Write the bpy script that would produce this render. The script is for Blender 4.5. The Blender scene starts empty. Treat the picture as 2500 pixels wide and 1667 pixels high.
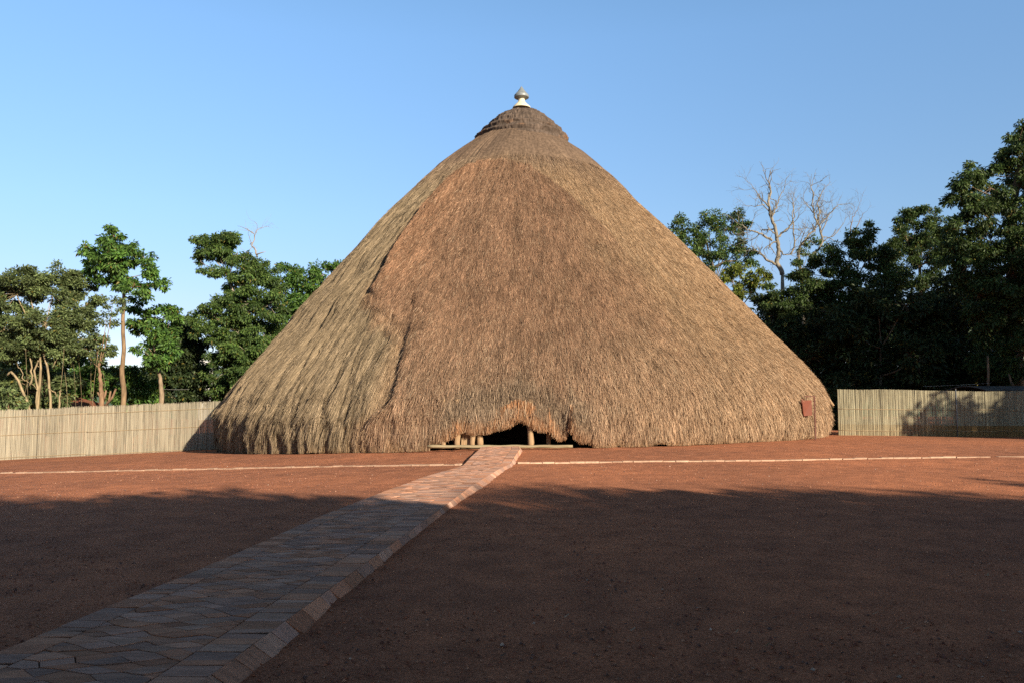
import bpy, math, random
import numpy as np
from mathutils import Vector

C = bpy.context.scene
COL = C.collection
rng = np.random.default_rng(7)
random.seed(7)

# ---------------------------------------------------------------- camera
F = 1925.0; CX = 1250.0; CY = 833.5; CAMZ = 1.65
PITCH = math.atan((970 - CY) / F)
cam = bpy.data.cameras.new('camera'); camo = bpy.data.objects.new('camera', cam); COL.objects.link(camo)
cam.sensor_width = 36; cam.lens = 36 * F / 2500; cam.clip_start = 0.05; cam.clip_end = 6000
camo.location = (0, 0, CAMZ); camo.rotation_euler = (math.pi / 2 + PITCH, 0, 0)
C.camera = camo
C.render.resolution_x = 1024; C.render.resolution_y = 682

# ---------------------------------------------------------------- light
SUN_EL = math.radians(20.5); SUN_AZ = math.radians(37)      # azimuth: to the right of straight behind the viewer
sdir = Vector((math.sin(SUN_AZ) * math.cos(SUN_EL), -math.cos(SUN_AZ) * math.cos(SUN_EL), math.sin(SUN_EL)))
sl = bpy.data.lights.new('sun', 'SUN'); sl.energy = 5.0; sl.angle = math.radians(0.55); sl.color = (1.0, 0.87, 0.68)
so = bpy.data.objects.new('sun', sl); COL.objects.link(so)
so.rotation_euler = (-sdir).to_track_quat('-Z', 'Y').to_euler(); so.location = (30, -50, 40)
W = bpy.data.worlds.new('World'); C.world = W; W.use_nodes = True
nt = W.node_tree; bg = nt.nodes['Background']
sky = nt.nodes.new('ShaderNodeTexSky'); sky.sky_type = 'NISHITA'; sky.sun_disc = False
sky.sun_elevation = SUN_EL; sky.sun_rotation = math.atan2(sdir.x, sdir.y)
sky.altitude = 1200; sky.air_density = 1.0; sky.dust_density = 0.6; sky.ozone_density = 2.0
# sky tint by elevation; unseen zenith dimmed and warmed to lower the ambient light
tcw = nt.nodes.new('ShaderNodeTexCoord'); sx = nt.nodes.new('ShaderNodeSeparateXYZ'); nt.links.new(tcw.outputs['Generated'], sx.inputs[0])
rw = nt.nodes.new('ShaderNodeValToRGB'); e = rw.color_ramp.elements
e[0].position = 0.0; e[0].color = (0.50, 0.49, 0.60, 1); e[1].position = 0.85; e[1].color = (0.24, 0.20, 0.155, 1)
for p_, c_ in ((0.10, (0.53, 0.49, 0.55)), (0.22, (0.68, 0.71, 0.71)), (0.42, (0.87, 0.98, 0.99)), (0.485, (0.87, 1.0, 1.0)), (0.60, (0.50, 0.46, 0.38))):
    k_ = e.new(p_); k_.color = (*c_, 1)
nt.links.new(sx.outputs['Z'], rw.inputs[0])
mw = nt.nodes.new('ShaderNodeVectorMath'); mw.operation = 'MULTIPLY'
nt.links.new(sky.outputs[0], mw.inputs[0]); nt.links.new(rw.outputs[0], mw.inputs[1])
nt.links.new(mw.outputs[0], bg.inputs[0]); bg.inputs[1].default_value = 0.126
C.view_settings.view_transform = 'Standard'; C.view_settings.look = 'None'
C.view_settings.exposure = 1.0; C.view_settings.gamma = 1.0
C.render.engine = 'CYCLES'
C.cycles.max_bounces = 6; C.cycles.diffuse_bounces = 3; C.cycles.transmission_bounces = 4; C.cycles.transparent_max_bounces = 4
C.cycles.use_denoising = False

# ---------------------------------------------------------------- helpers
cp, sp = math.cos(PITCH), math.sin(PITCH)
def at(px, py, Y):
    u = (px - CX) / F; v = (CY - py) / F
    dy = cp - v * sp; dz = sp + v * cp
    return np.array([u * Y / dy, Y, CAMZ + dz * Y / dy])
def ss(a, b, x):
    t = np.clip((x - a) / (b - a), 0, 1); return t * t * (3 - 2 * t)
def zg(x, y):
    x = np.asarray(x, float); y = np.asarray(y, float)
    k = ss(8, 24, y)
    left = -0.047 * np.clip(-x - 0.5, 0, 36) * k
    right = 0.010 * np.clip(x - 2, 0, 9) * k - 0.012 * np.clip(x - 13, 0, 10) * k
    far = -0.06 * np.clip(y - 75, 0, 260)
    back = -0.020 * np.clip(y - 28, 0, 12)
    return left + right + far + back
def ground_px(px, py, lift=0.0):
    Y = 20.0
    lo, hi = 2.0, 200.0
    for _ in range(60):
        Y = 0.5 * (lo + hi); p = at(px, py, Y)
        if p[2] > float(zg(p[0], p[1])) + lift: lo = Y
        else: hi = Y
    p = at(px, py, Y); p[2] = float(zg(p[0], p[1])) + lift
    return p
def hsh(ix, iy, seed):
    h = (ix.astype(np.int64) * 374761393 + iy.astype(np.int64) * 668265263 + seed * 1442695041) & 0x7fffffff
    h = ((h ^ (h >> 13)) * 1274126177) & 0x7fffffff
    return ((h ^ (h >> 16)) & 0xffff) / 65535.0
def vn(x, y, seed=0):
    x = np.asarray(x, float); y = np.asarray(y, float)
    ix = np.floor(x); iy = np.floor(y); fx = x - ix; fy = y - iy
    fx = fx * fx * (3 - 2 * fx); fy = fy * fy * (3 - 2 * fy)
    a = hsh(ix, iy, seed); b = hsh(ix + 1, iy, seed); c = hsh(ix, iy + 1, seed); d = hsh(ix + 1, iy + 1, seed)
    return (a * (1 - fx) + b * fx) * (1 - fy) + (c * (1 - fx) + d * fx) * fy
def fb(x, y, seed=0, o=3):
    s = 0; a = 0.5
    for k in range(o):
        s = s + a * vn(np.asarray(x) * 2 ** k, np.asarray(y) * 2 ** k, seed + k * 17); a *= 0.5
    return s / (1 - 0.5 ** o)

def link(name, me, mat=None, parent=None):
    o = bpy.data.objects.new(name, me); COL.objects.link(o)
    if mat: me.materials.append(mat)
    if parent: o.parent = parent; o.matrix_parent_inverse.identity()
    return o
def mesh_np(name, V, Fq, mat, parent=None, fcol=None, vcol=None, smooth=False):
    """Fq: (n,4) or (n,3) array"""
    V = np.asarray(V, np.float32); Fq = np.asarray(Fq, np.int32)
    if parent is not None: V = V - np.asarray(parent.location, np.float32)
    me = bpy.data.meshes.new(name)
    n, k = Fq.shape
    me.vertices.add(len(V)); me.vertices.foreach_set('co', V.ravel())
    me.loops.add(n * k); me.loops.foreach_set('vertex_index', Fq.ravel())
    me.polygons.add(n); me.polygons.foreach_set('loop_start', np.arange(0, n * k, k, dtype=np.int32))
    me.polygons.foreach_set('use_smooth', np.full(n, smooth))
    me.update(calc_edges=True)
    for dom, c in (('FACE', fcol), ('POINT', vcol)):
        if c is not None:
            a = me.attributes.new('Col', 'FLOAT_COLOR', dom)
            cc = np.ones((len(c), 4), np.float32); cc[:, :3] = c
            a.data.foreach_set('color', cc.ravel())
    return link(name, me, mat, parent)

class MB:
    """collects quads/polys, builds ONE mesh"""
    def __init__(s): s.v = []; s.f = []; s.c = []
    def poly(s, pts, col=None):
        b = len(s.v); s.v += [tuple(p) for p in pts]; s.f.append(tuple(range(b, b + len(pts)))); s.c.append(col)
    def box(s, lo, hi, col=None, R=None, org=(0, 0, 0)):
        x0, y0, z0 = lo; x1, y1, z1 = hi
        P = [(x0, y0, z0), (x1, y0, z0), (x1, y1, z0), (x0, y1, z0), (x0, y0, z1), (x1, y0, z1), (x1, y1, z1), (x0, y1, z1)]
        if R is not None: P = [tuple(np.asarray(org) + R @ np.array(p)) for p in P]
        b = len(s.v); s.v += P
        for q in ((0, 3, 2, 1), (4, 5, 6, 7), (0, 1, 5, 4), (1, 2, 6, 5), (2, 3, 7, 6), (3, 0, 4, 7)):
            s.f.append(tuple(b + i for i in q)); s.c.append(col)
    def tube(s, pts, rad, n=6, col=None, cap=True):
        pts = [np.asarray(p, float) for p in pts]; m = len(pts)
        if np.isscalar(rad): rad = [rad] * m
        b = len(s.v)
        t0 = pts[1] - pts[0]; t0 /= np.linalg.norm(t0) + 1e-9
        ref = np.array([0, 1.0, 0]) if abs(t0[1]) < 0.9 else np.array([1.0, 0, 0])
        for i in range(m):
            t = pts[min(i + 1, m - 1)] - pts[max(i - 1, 0)]; t /= np.linalg.norm(t) + 1e-9
            u = np.cross(t, ref); u /= np.linalg.norm(u) + 1e-9; w = np.cross(t, u)
            for k in range(n):
                a = 2 * math.pi * k / n
                s.v.append(tuple(pts[i] + rad[i] * (u * math.cos(a) + w * math.sin(a))))
        for i in range(m - 1):
            for k in range(n):
                k2 = (k + 1) % n
                s.f.append((b + i * n + k, b + i * n + k2, b + (i + 1) * n + k2, b + (i + 1) * n + k)); s.c.append(col)
        if cap:
            s.f.append(tuple(b + k for k in range(n))[::-1]); s.c.append(col)
            s.f.append(tuple(b + (m - 1) * n + k for k in range(n))); s.c.append(col)
    def lathe(s, prof, cx, cy, n=32, col=None):
        b = len(s.v)
        for r, z in prof:
            for k in range(n):
                a = 2 * math.pi * k / n; s.v.append((cx + r * math.cos(a), cy + r * math.sin(a), z))
        for i in range(len(prof) - 1):
            for k in range(n):
                k2 = (k + 1) % n
                s.f.append((b + i * n + k, b + i * n + k2, b + (i + 1) * n + k2, b + (i + 1) * n + k)); s.c.append(col)
    def build(s, name, mat, parent=None, smooth=False):
        me = bpy.data.meshes.new(name)
        off = Vector(parent.location) if parent else Vector((0, 0, 0))
        me.from_pydata([tuple(Vector(v) - off) for v in s.v], [], s.f)
        if smooth:
            me.polygons.foreach_set('use_smooth', np.ones(len(me.polygons), bool))
        if any(c is not None for c in s.c):
            a = me.attributes.new('Col', 'FLOAT_COLOR', 'FACE')
            cc = np.ones((len(s.c), 4), np.float32)
            cc[:, :3] = [c if c is not None else (0.3, 0.3, 0.3) for c in s.c]
            a.data.foreach_set('color', cc.ravel())
        me.update()
        return link(name, me, mat, parent)

def tag(o, label=None, cat=None, group=None, kind=None):
    if label: o['label'] = label
    if cat: o['category'] = cat
    if group: o['group'] = group
    if kind: o['kind'] = kind
    return o
def empty(name, loc):
    o = bpy.data.objects.new(name, None); COL.objects.link(o); o.location = tuple(float(v) for v in loc); o.empty_display_size = 0.3
    return o

# ---------------------------------------------------------------- materials
def newmat(name):
    m = bpy.data.materials.new(name); m.use_nodes = True
    n = m.node_tree.nodes; return m, m.node_tree, n['Principled BSDF']
def m_attr(name, rough=0.9, noise=None, bump=0.0, spec=0.2, trans=0.0, stretch=(1, 1, 1), amt=0.35):
    m, t, b = newmat(name)
    a = t.nodes.new('ShaderNodeAttribute'); a.attribute_name = 'Col'
    src = a.outputs['Color']
    b.inputs['Roughness'].default_value = rough; b.inputs['Specular IOR Level'].default_value = spec
    if noise:
        tc = t.nodes.new('ShaderNodeTexCoord'); mp = t.nodes.new('ShaderNodeMapping'); mp.inputs['Scale'].default_value = stretch
        t.links.new(tc.outputs['Object'], mp.inputs[0])
        nz = t.nodes.new('ShaderNodeTexNoise'); nz.inputs['Scale'].default_value = noise; nz.inputs['Detail'].default_value = 5
        t.links.new(mp.outputs[0], nz.inputs['Vector'])
        mr = t.nodes.new('ShaderNodeMapRange'); mr.inputs[1].default_value = 0.3; mr.inputs[2].default_value = 0.7
        mr.inputs[3].default_value = 1 - amt; mr.inputs[4].default_value = 1 + amt
        t.links.new(nz.outputs[0], mr.inputs[0])
        mx = t.nodes.new('ShaderNodeVectorMath'); mx.operation = 'SCALE'
        t.links.new(src, mx.inputs[0]); t.links.new(mr.outputs[0], mx.inputs['Scale']); src = mx.outputs[0]
        if bump:
            bp = t.nodes.new('ShaderNodeBump'); bp.inputs['Strength'].default_value = bump; bp.inputs['Distance'].default_value = 0.02
            t.links.new(nz.outputs[0], bp.inputs['Height']); t.links.new(bp.outputs[0], b.inputs['Normal'])
    t.links.new(src, b.inputs['Base Color'])
    if trans:
        tr = t.nodes.new('ShaderNodeBsdfTranslucent'); t.links.new(src, tr.inputs[0])
        mx2 = t.nodes.new('ShaderNodeMixShader'); mx2.inputs[0].default_value = trans
        t.links.new(b.outputs[0], mx2.inputs[1]); t.links.new(tr.outputs[0], mx2.inputs[2])
        t.links.new(mx2.outputs[0], t.nodes['Material Output'].inputs[0])
    return m
def m_col(name, c1, c2, scale=6, rough=0.85, bump=0.3, spec=0.25, metal=0, stretch=(1, 1, 1), dist=0.02):
    m, t, b = newmat(name)
    tc = t.nodes.new('ShaderNodeTexCoord'); mp = t.nodes.new('ShaderNodeMapping'); mp.inputs['Scale'].default_value = stretch
    t.links.new(tc.outputs['Object'], mp.inputs[0])
    nz = t.nodes.new('ShaderNodeTexNoise'); nz.inputs['Scale'].default_value = scale; nz.inputs['Detail'].default_value = 6
    t.links.new(mp.outputs[0], nz.inputs['Vector'])
    cr = t.nodes.new('ShaderNodeValToRGB'); cr.color_ramp.elements[0].position = 0.32; cr.color_ramp.elements[1].position = 0.68
    cr.color_ramp.elements[0].color = (*c1, 1); cr.color_ramp.elements[1].color = (*c2, 1)
    t.links.new(nz.outputs[0], cr.inputs[0]); t.links.new(cr.outputs[0], b.inputs['Base Color'])
    b.inputs['Roughness'].default_value = rough; b.inputs['Specular IOR Level'].default_value = spec; b.inputs['Metallic'].default_value = metal
    bp = t.nodes.new('ShaderNodeBump'); bp.inputs['Strength'].default_value = bump; bp.inputs['Distance'].default_value = dist
    t.links.new(nz.outputs[0], bp.inputs['Height']); t.links.new(bp.outputs[0], b.inputs['Normal'])
    return m
def m_ground():
    m, t, b = newmat('laterite_earth')
    tc = t.nodes.new('ShaderNodeTexCoord')
    def noise(sc, det, rough=0.55):
        n = t.nodes.new('ShaderNodeTexNoise'); n.inputs['Scale'].default_value = sc; n.inputs['Detail'].default_value = det; n.inputs['Roughness'].default_value = rough
        t.links.new(tc.outputs['Object'], n.inputs['Vector']); return n
    big = noise(0.16, 7, 0.6); mid = noise(2.2, 6, 0.65); fine = noise(38, 5, 0.75); vor = t.nodes.new('ShaderNodeTexVoronoi')
    vor.inputs['Scale'].default_value = 55; t.links.new(tc.outputs['Object'], vor.inputs['Vector'])
    cr = t.nodes.new('ShaderNodeValToRGB'); e = cr.color_ramp.elements
    e[0].position = 0.30; e[0].color = (0.305, 0.134, 0.079, 1); e[1].position = 0.66; e[1].color = (0.50, 0.20, 0.102, 1)
    t.links.new(big.outputs[0], cr.inputs[0])
    c2 = t.nodes.new('ShaderNodeValToRGB'); e = c2.color_ramp.elements
    e[0].position = 0.28; e[0].color = (0.62, 0.62, 0.64, 1); e[1].position = 0.7; e[1].color = (1.18, 1.16, 1.12, 1)
    t.links.new(mid.outputs[0], c2.inputs[0])
    c3 = t.nodes.new('ShaderNodeValToRGB'); e = c3.color_ramp.elements
    e[0].position = 0.3; e[0].color = (0.45, 0.45, 0.47, 1); e[1].position = 0.72; e[1].color = (1.45, 1.4, 1.35, 1)
    t.links.new(fine.outputs[0], c3.inputs[0])
    def mul(a, bb):
        x = t.nodes.new('ShaderNodeVectorMath'); x.operation = 'MULTIPLY'; t.links.new(a, x.inputs[0]); t.links.new(bb, x.inputs[1]); return x.outputs[0]
    col = mul(mul(cr.outputs[0], c2.outputs[0]), c3.outputs[0])
    t.links.new(col, b.inputs['Base Color'])
    b.inputs['Roughness'].default_value = 0.95; b.inputs['Specular IOR Level'].default_value = 0.1
    ad = t.nodes.new('ShaderNodeMath'); ad.operation = 'ADD'; t.links.new(fine.outputs[0], ad.inputs[0]); t.links.new(vor.outputs['Distance'], ad.inputs[1])
    bp = t.nodes.new('ShaderNodeBump'); bp.inputs['Strength'].default_value = 0.55; bp.inputs['Distance'].default_value = 0.012
    t.links.new(ad.outputs[0], bp.inputs['Height']); t.links.new(bp.outputs[0], b.inputs['Normal'])
    return m

M_ground = m_ground()
M_thatch = m_attr('thatch', 0.92, noise=9, bump=0.4, spec=0.1, stretch=(1, 1, 0.35))
M_straw = m_attr('straw', 0.8, spec=0.15, trans=0.12)
M_leaf = m_attr('leaf', 0.55, spec=0.35, trans=0.3)
M_bark = m_attr('bark', 0.9, noise=7, bump=0.6, spec=0.15, stretch=(1, 1, 0.3), amt=0.4)
M_reed = m_attr('reed', 0.7, spec=0.2)
M_stone = m_attr('paving_stone', 0.95, noise=9, bump=0.35, spec=0.05, amt=0.2, stretch=(0.6, 3.5, 1))
M_wood = m_col('weathered_wood', (0.24, 0.15, 0.08), (0.36, 0.24, 0.135), 5, 0.75, 0.3, stretch=(6, 6, 0.5))
M_rail = m_col('dark_cane', (0.26, 0.19, 0.11), (0.36, 0.27, 0.16), 5, 0.75, 0.3)
M_sill = m_col('peeled_log', (0.19, 0.145, 0.085), (0.30, 0.24, 0.145), 4, 0.7, 0.25, stretch=(0.4, 6, 6))
M_iron = m_col('rusty_iron', (0.08, 0.026, 0.017), (0.12, 0.038, 0.023), 14, 0.6, 0.15)
M_plate = m_col('red_oxide_plate', (0.12, 0.030, 0.013), (0.155, 0.038, 0.017), 5, 0.55, 0.1)
M_grey = m_col('grey_glazed_metal', (0.15, 0.165, 0.165), (0.20, 0.215, 0.215), 6, 0.45, 0.05, spec=0.4)
M_cream = m_col('cream_plaster', (0.55, 0.46, 0.30), (0.66, 0.57, 0.4), 8, 0.6, 0.1)
M_dark = m_col('dark_interior_shade', (0.02, 0.012, 0.008), (0.035, 0.02, 0.014), 5, 0.95, 0.2)  # bark cloth and floor near black: doorway shade put into the colour
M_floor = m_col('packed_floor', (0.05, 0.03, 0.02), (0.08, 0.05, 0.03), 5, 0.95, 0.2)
M_roof = m_col('rusty_sheet_roof', (0.16, 0.06, 0.035), (0.25, 0.10, 0.06), 3, 0.7, 0.3)
M_sheet = m_col('grey_sheet_metal', (0.16, 0.17, 0.18), (0.3, 0.31, 0.32), 2.5, 0.5, 0.2, metal=0.3)
M_darkroof = m_col('stained_roof', (0.05, 0.05, 0.05), (0.12, 0.11, 0.10), 1.5, 0.8, 0.2)
M_white = m_col('pale_render', (0.40, 0.39, 0.37), (0.46, 0.45, 0.43), 0.3, 0.8, 0.05)
M_glass = m_col('dark_glazing', (0.2, 0.23, 0.28), (0.26, 0.3, 0.35), 0.5, 0.3, 0.02)
M_hill = m_col('wooded_hill', (0.05, 0.09, 0.05), (0.09, 0.14, 0.08), 0.03, 0.95, 0.5, dist=4)
M_wire = m_col('wire', (0.35, 0.33, 0.3), (0.45, 0.43, 0.4), 3, 0.5, 0.05)
M_peb = m_attr('pebble', 0.9, spec=0.15)

# ---------------------------------------------------------------- ground
def axis_pts(dense, lo, hi, step, grow=1.16):
    a = [dense[0]]
    while a[-1] < dense[1]: a.append(a[-1] + step)
    s = step
    while a[-1] < hi: s *= grow; a.append(a[-1] + s)
    s = step; b = [dense[0]]
    while b[-1] > lo: s *= grow; b.append(b[-1] - s)
    return np.array(b[:0:-1] + a)
gx = axis_pts((-26, 26), -1500, 1500, 0.16); gy = axis_pts((1.5, 34), -120, 2500, 0.13)
GX, GY = np.meshgrid(gx, gy)
GZ = zg(GX, GY)
amp = ss(60, 30, np.hypot(GX, GY))
GZ = GZ + amp * (0.030 * (fb(GX * 0.6, GY * 0.6, 3) - 0.5) + 0.014 * (fb(GX * 3.1, GY * 3.1, 9, 2) - 0.5) + 0.007 * (vn(GX * 9, GY * 9, 21) - 0.5))
V = np.stack([GX, GY, GZ], -1).reshape(-1, 3)
ny, nx = GX.shape
I = np.arange(ny * nx).reshape(ny, nx)
Q = np.stack([I[:-1, :-1], I[:-1, 1:], I[1:, 1:], I[1:, :-1]], -1).reshape(-1, 4)
tag(mesh_np('ground', V, Q, M_ground, smooth=True), kind='structure')

# gravel and litter on the ground (nobody could count it)
def gravel():
    n = 70000
    y = 2.2 + 24 * rng.random(n) ** 1.7; x = (rng.random(n) * 2 - 1) * (1.2 + y * 0.68)
    s = 0.003 + 0.011 * rng.random(n) ** 5
    base = np.array([(1, 1, 0), (-1, 0.8, 0), (-0.7, -1, 0), (0.9, -0.9, 0), (0.1, 0.1, 1.1)], float)
    V = base[None] * s[:, None, None] * (0.6 + 0.8 * rng.random((n, 5, 3)))
    a = rng.random(n) * 6.28; ca, sa = np.cos(a)[:, None], np.sin(a)[:, None]
    X = V[..., 0] * ca - V[..., 1] * sa; Yv = V[..., 0] * sa + V[..., 1] * ca
    z = zg(x, y)
    V = np.stack([X + x[:, None], Yv + y[:, None], V[..., 2] + z[:, None]], -1).reshape(-1, 3)
    T = np.array([(0, 1, 4), (1, 2, 4), (2, 3, 4), (3, 0, 4)])
    Fc = (T[None] + (np.arange(n) * 5)[:, None, None]).reshape(-1, 3)
    pal = np.array([(0.30, 0.12, 0.07), (0.18, 0.08, 0.06), (0.36, 0.2, 0.13), (0.12, 0.08, 0.07), (0.42, 0.34, 0.28)])
    c = pal[rng.choice(5, n, p=[0.42, 0.27, 0.18, 0.122, 0.008])] * (0.7 + 0.6 * rng.random((n, 1)))
    o = mesh_np('gravel', V, Fc, M_peb, fcol=np.repeat(c, 4, 0)); tag(o, 'fine reddish gravel scattered over the earth yard', 'gravel', kind='stuff')
gravel()
def litter():
    mb = MB()
    for k in range(260):
        y = 3 + 24 * random.random() ** 1.5; x = random.uniform(-1, 1) * (1.5 + 0.66 * y)
        if random.random() < 0.35: y = random.uniform(21, 27); x = random.uniform(-13, 14)
        a = random.uniform(-0.9, 0.9); L = random.choice((0.03, 0.03, 0.05, 0.14)) * random.uniform(0.6, 1.4); w = random.choice((0.002, 0.003, 0.004)) if L > 0.1 else 0.008
        d = np.array([math.cos(a), math.sin(a), 0.0]); s = np.array([-d[1], d[0], 0]) * w
        p = np.array([x, y, float(zg(x, y)) + 0.012]); up = np.array([0, 0, random.uniform(0.004, 0.02)])
        c = random.choice(((0.34, 0.25, 0.16), (0.42, 0.32, 0.22), (0.09, 0.06, 0.04), (0.2, 0.13, 0.07)))
        mb.poly([p - s, p + d * L - s * 0.5 + up, p + d * L + s * 0.5 + up, p + s], c)
    tag(mb.build('straw_litter', M_peb), 'dry straws and dead leaves strewn over the red yard', 'litter', kind='stuff')
litter()

# ---------------------------------------------------------------- path
LIFT = 0.07
PL = [(0, 1588.5), (265, 1478), (459, 1400), (636, 1323), (785, 1257), (951, 1193), (995, 1178), (1028, 1165), (1072, 1152), (1105, 1143), (1128, 1136), (1169, 1101)]
PR = [(514, 1649), (719, 1500), (940, 1340), (1078, 1240), (1150, 1186), (1216, 1146), (1245, 1132), (1268, 1101)]
PO = [(586, 1667), (720, 1555), (862, 1434), (985, 1330), (1094, 1246), (1194, 1178), (1230, 1151), (1258, 1132), (1275, 1101)]
def ext(poly, lift):
    P = np.array([ground_px(a, b, lift) for a, b in poly]); P = P[np.argsort(P[:, 1])]
    d = P[2] - P[0]; d = d / d[1]
    return np.vstack([[P[0] + d * (-3.0 - P[0][1])], P])
eL, eR, eO = ext(PL, LIFT), ext(PR, LIFT), ext(PO, 0.0)
YEND = 25.1
def exy(e, y): return np.interp(y, e[:, 1], e[:, 0])
def pz(x, y):   # top of the path, a little higher towards the doorway
    return zg(x, y) + LIFT + 0.05 * ss(19, 22, y)
PALS = [(0.47, 0.255, 0.17), (0.42, 0.245, 0.18), (0.49, 0.25, 0.155), (0.44, 0.265, 0.195), (0.47, 0.285, 0.205), (0.48, 0.235, 0.145), (0.39, 0.24, 0.185)]
def stone(mb, poly, gap, h, col):
    """poly in (u metres from left edge, t = y)"""
    P = np.array(poly, float)
    c = P.mean(0)
    dv = c - P; Q = P + dv / (np.linalg.norm(dv, axis=1, keepdims=True) + 1e-9) * np.minimum(gap, 0.3 * np.linalg.norm(dv, axis=1, keepdims=True))
    W3 = []
    for u, t in Q:
        x = exy(eL, t) + u; W3.append((x, t, float(pz(x, t)) + h))
    n = len(W3)
    mb.poly(W3, col)
    for i in range(n):
        a = W3[i]; b = W3[(i + 1) % n]
        mb.poly([(a[0], a[1], a[2] - 0.05), (b[0], b[1], b[2] - 0.05), b, a], tuple(0.9 * k for k in col))
def clip(poly, umin, umax):
    for sgn, lim in ((1, umin), (-1, umax)):
        out = []
        for i in range(len(poly)):
            a, b = poly[i], poly[(i + 1) % len(poly)]
            fa = sgn * (a[0] - lim(a[1])); fb_ = sgn * (b[0] - lim(b[1]))
            if fa >= 0: out.append(a)
            if fa * fb_ < 0:
                k = fa / (fa - fb_); out.append((a[0] + (b[0] - a[0]) * k, a[1] + (b[1] - a[1]) * k))
        poly = out
        if len(poly) < 3: return []
    return poly
def area(p): return 0.5 * abs(sum(p[i][0] * p[(i + 1) % len(p)][1] - p[(i + 1) % len(p)][0] * p[i][1] for i in range(len(p))))
def pcol():
    c = random.choice(PALS); k = random.uniform(0.72, 1.22); return tuple(v * k for v in c)
def build_path():
    mb = MB(); rnd = random.Random(5)
    wid = lambda t: float(exy(eR, t) - exy(eL, t))
    bl = lambda t: 0.17 * wid(t); br = lambda t: 0.80 * wid(t)
    # diamond grid of crazy paving between two border courses
    a = 0.172; V = {}
    def vert(i, j):
        if (i, j) not in V:
            V[(i, j)] = ((i + j) * a * 0.86 + rnd.uniform(-.045, .045) + 0.8, (i - j) * a * 0.46 + rnd.uniform(-.026, .026) + 10)
        return V[(i, j)]
    for i in range(-130, 140):
        for k in range(-14, 15):
            j = k - i
            c = vert(i, j)
            if not (-0.6 < c[0] < 2.6 and -3.2 < c[1] < YEND + .1): continue
            quads = [[(0, 0), (1, 0), (1, 1), (0, 1)]]
            p = clip([vert(i + q[0], j + q[1]) for q in quads[0]], bl, br)
            if p and area(p) > 0.002:
                p = [(u, min(max(t, -3), YEND)) for u, t in p]
                if area(p) > 0.002: stone(mb, p, 0.0055, rnd.uniform(-.004, .004), pcol())
    for lo, hi in ((lambda t: 0.0, bl), (br, wid)):
        t = -3.0
        while t < YEND - 0.05:
            s = rnd.uniform(0.06, 0.2); sk = rnd.uniform(-0.03, 0.03); t2 = min(t + s, YEND)
            stone(mb, [(lo(t) + .004, t), (hi(t) - .004, t + sk), (hi(t2) - .004, min(t2 + sk, YEND)), (lo(t2) + .004, t2)], 0.004, rnd.uniform(-.003, .003), pcol()); t = t2
    # bed of mortar below the stones
    ts = np.linspace(-3, YEND, 140)
    for t, t2 in zip(ts[:-1], ts[1:]):
        L1, R1, L2, R2 = exy(eL, t), exy(eR, t), exy(eL, t2), exy(eR, t2)
        z = lambda x, y: float(pz(x, y)) - 0.008
        c = (0.12, 0.07, 0.05)
        mb.poly([(L1 + .01, t, z(L1, t)), (R1, t, z(R1, t)), (R2, t2, z(R2, t2)), (L2 + .01, t2, z(L2, t2))], c)
        mb.poly([(L1 + .01, t, z(L1, t) - .2), (L1 + .01, t, z(L1, t)), (L2 + .01, t2, z(L2, t2)), (L2 + .01, t2, z(L2, t2) - .2)], c)
    # sloping edge stones along the right side
    t = -3.0
    while t < YEND - 0.1:
        s = rnd.uniform(0.2, 0.42); t2 = min(t + s, YEND); col = tuple(v * 1.02 for v in pcol())
        g = 0.006
        n = 4
        ti = np.linspace(t + g, t2 - g, n); top = []; bot = []
        oj = rnd.uniform(-0.012, 0.015)
        for tt in ti:
            x = exy(eR, tt) + 0.004; top.append((x, tt, float(pz(x, tt)) + 0.006))
            xo = max(exy(eO, tt) + oj + rnd.uniform(-.006, .008), x + .05); bot.append((xo, tt, float(zg(xo, tt)) - 0.012))
        for k in range(n - 1): mb.poly([top[k], bot[k], bot[k + 1], top[k + 1]], col)
        for k in (0, n - 1):
            a_, b_ = top[k], bot[k]; mb.poly([a_, b_, (b_[0], b_[1], b_[2] - .06), (a_[0], a_[1], a_[2] - .09)], tuple(v * .9 for v in col))
        t = t2
    tag(mb.build('path', M_stone), kind='structure')
build_path()

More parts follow.
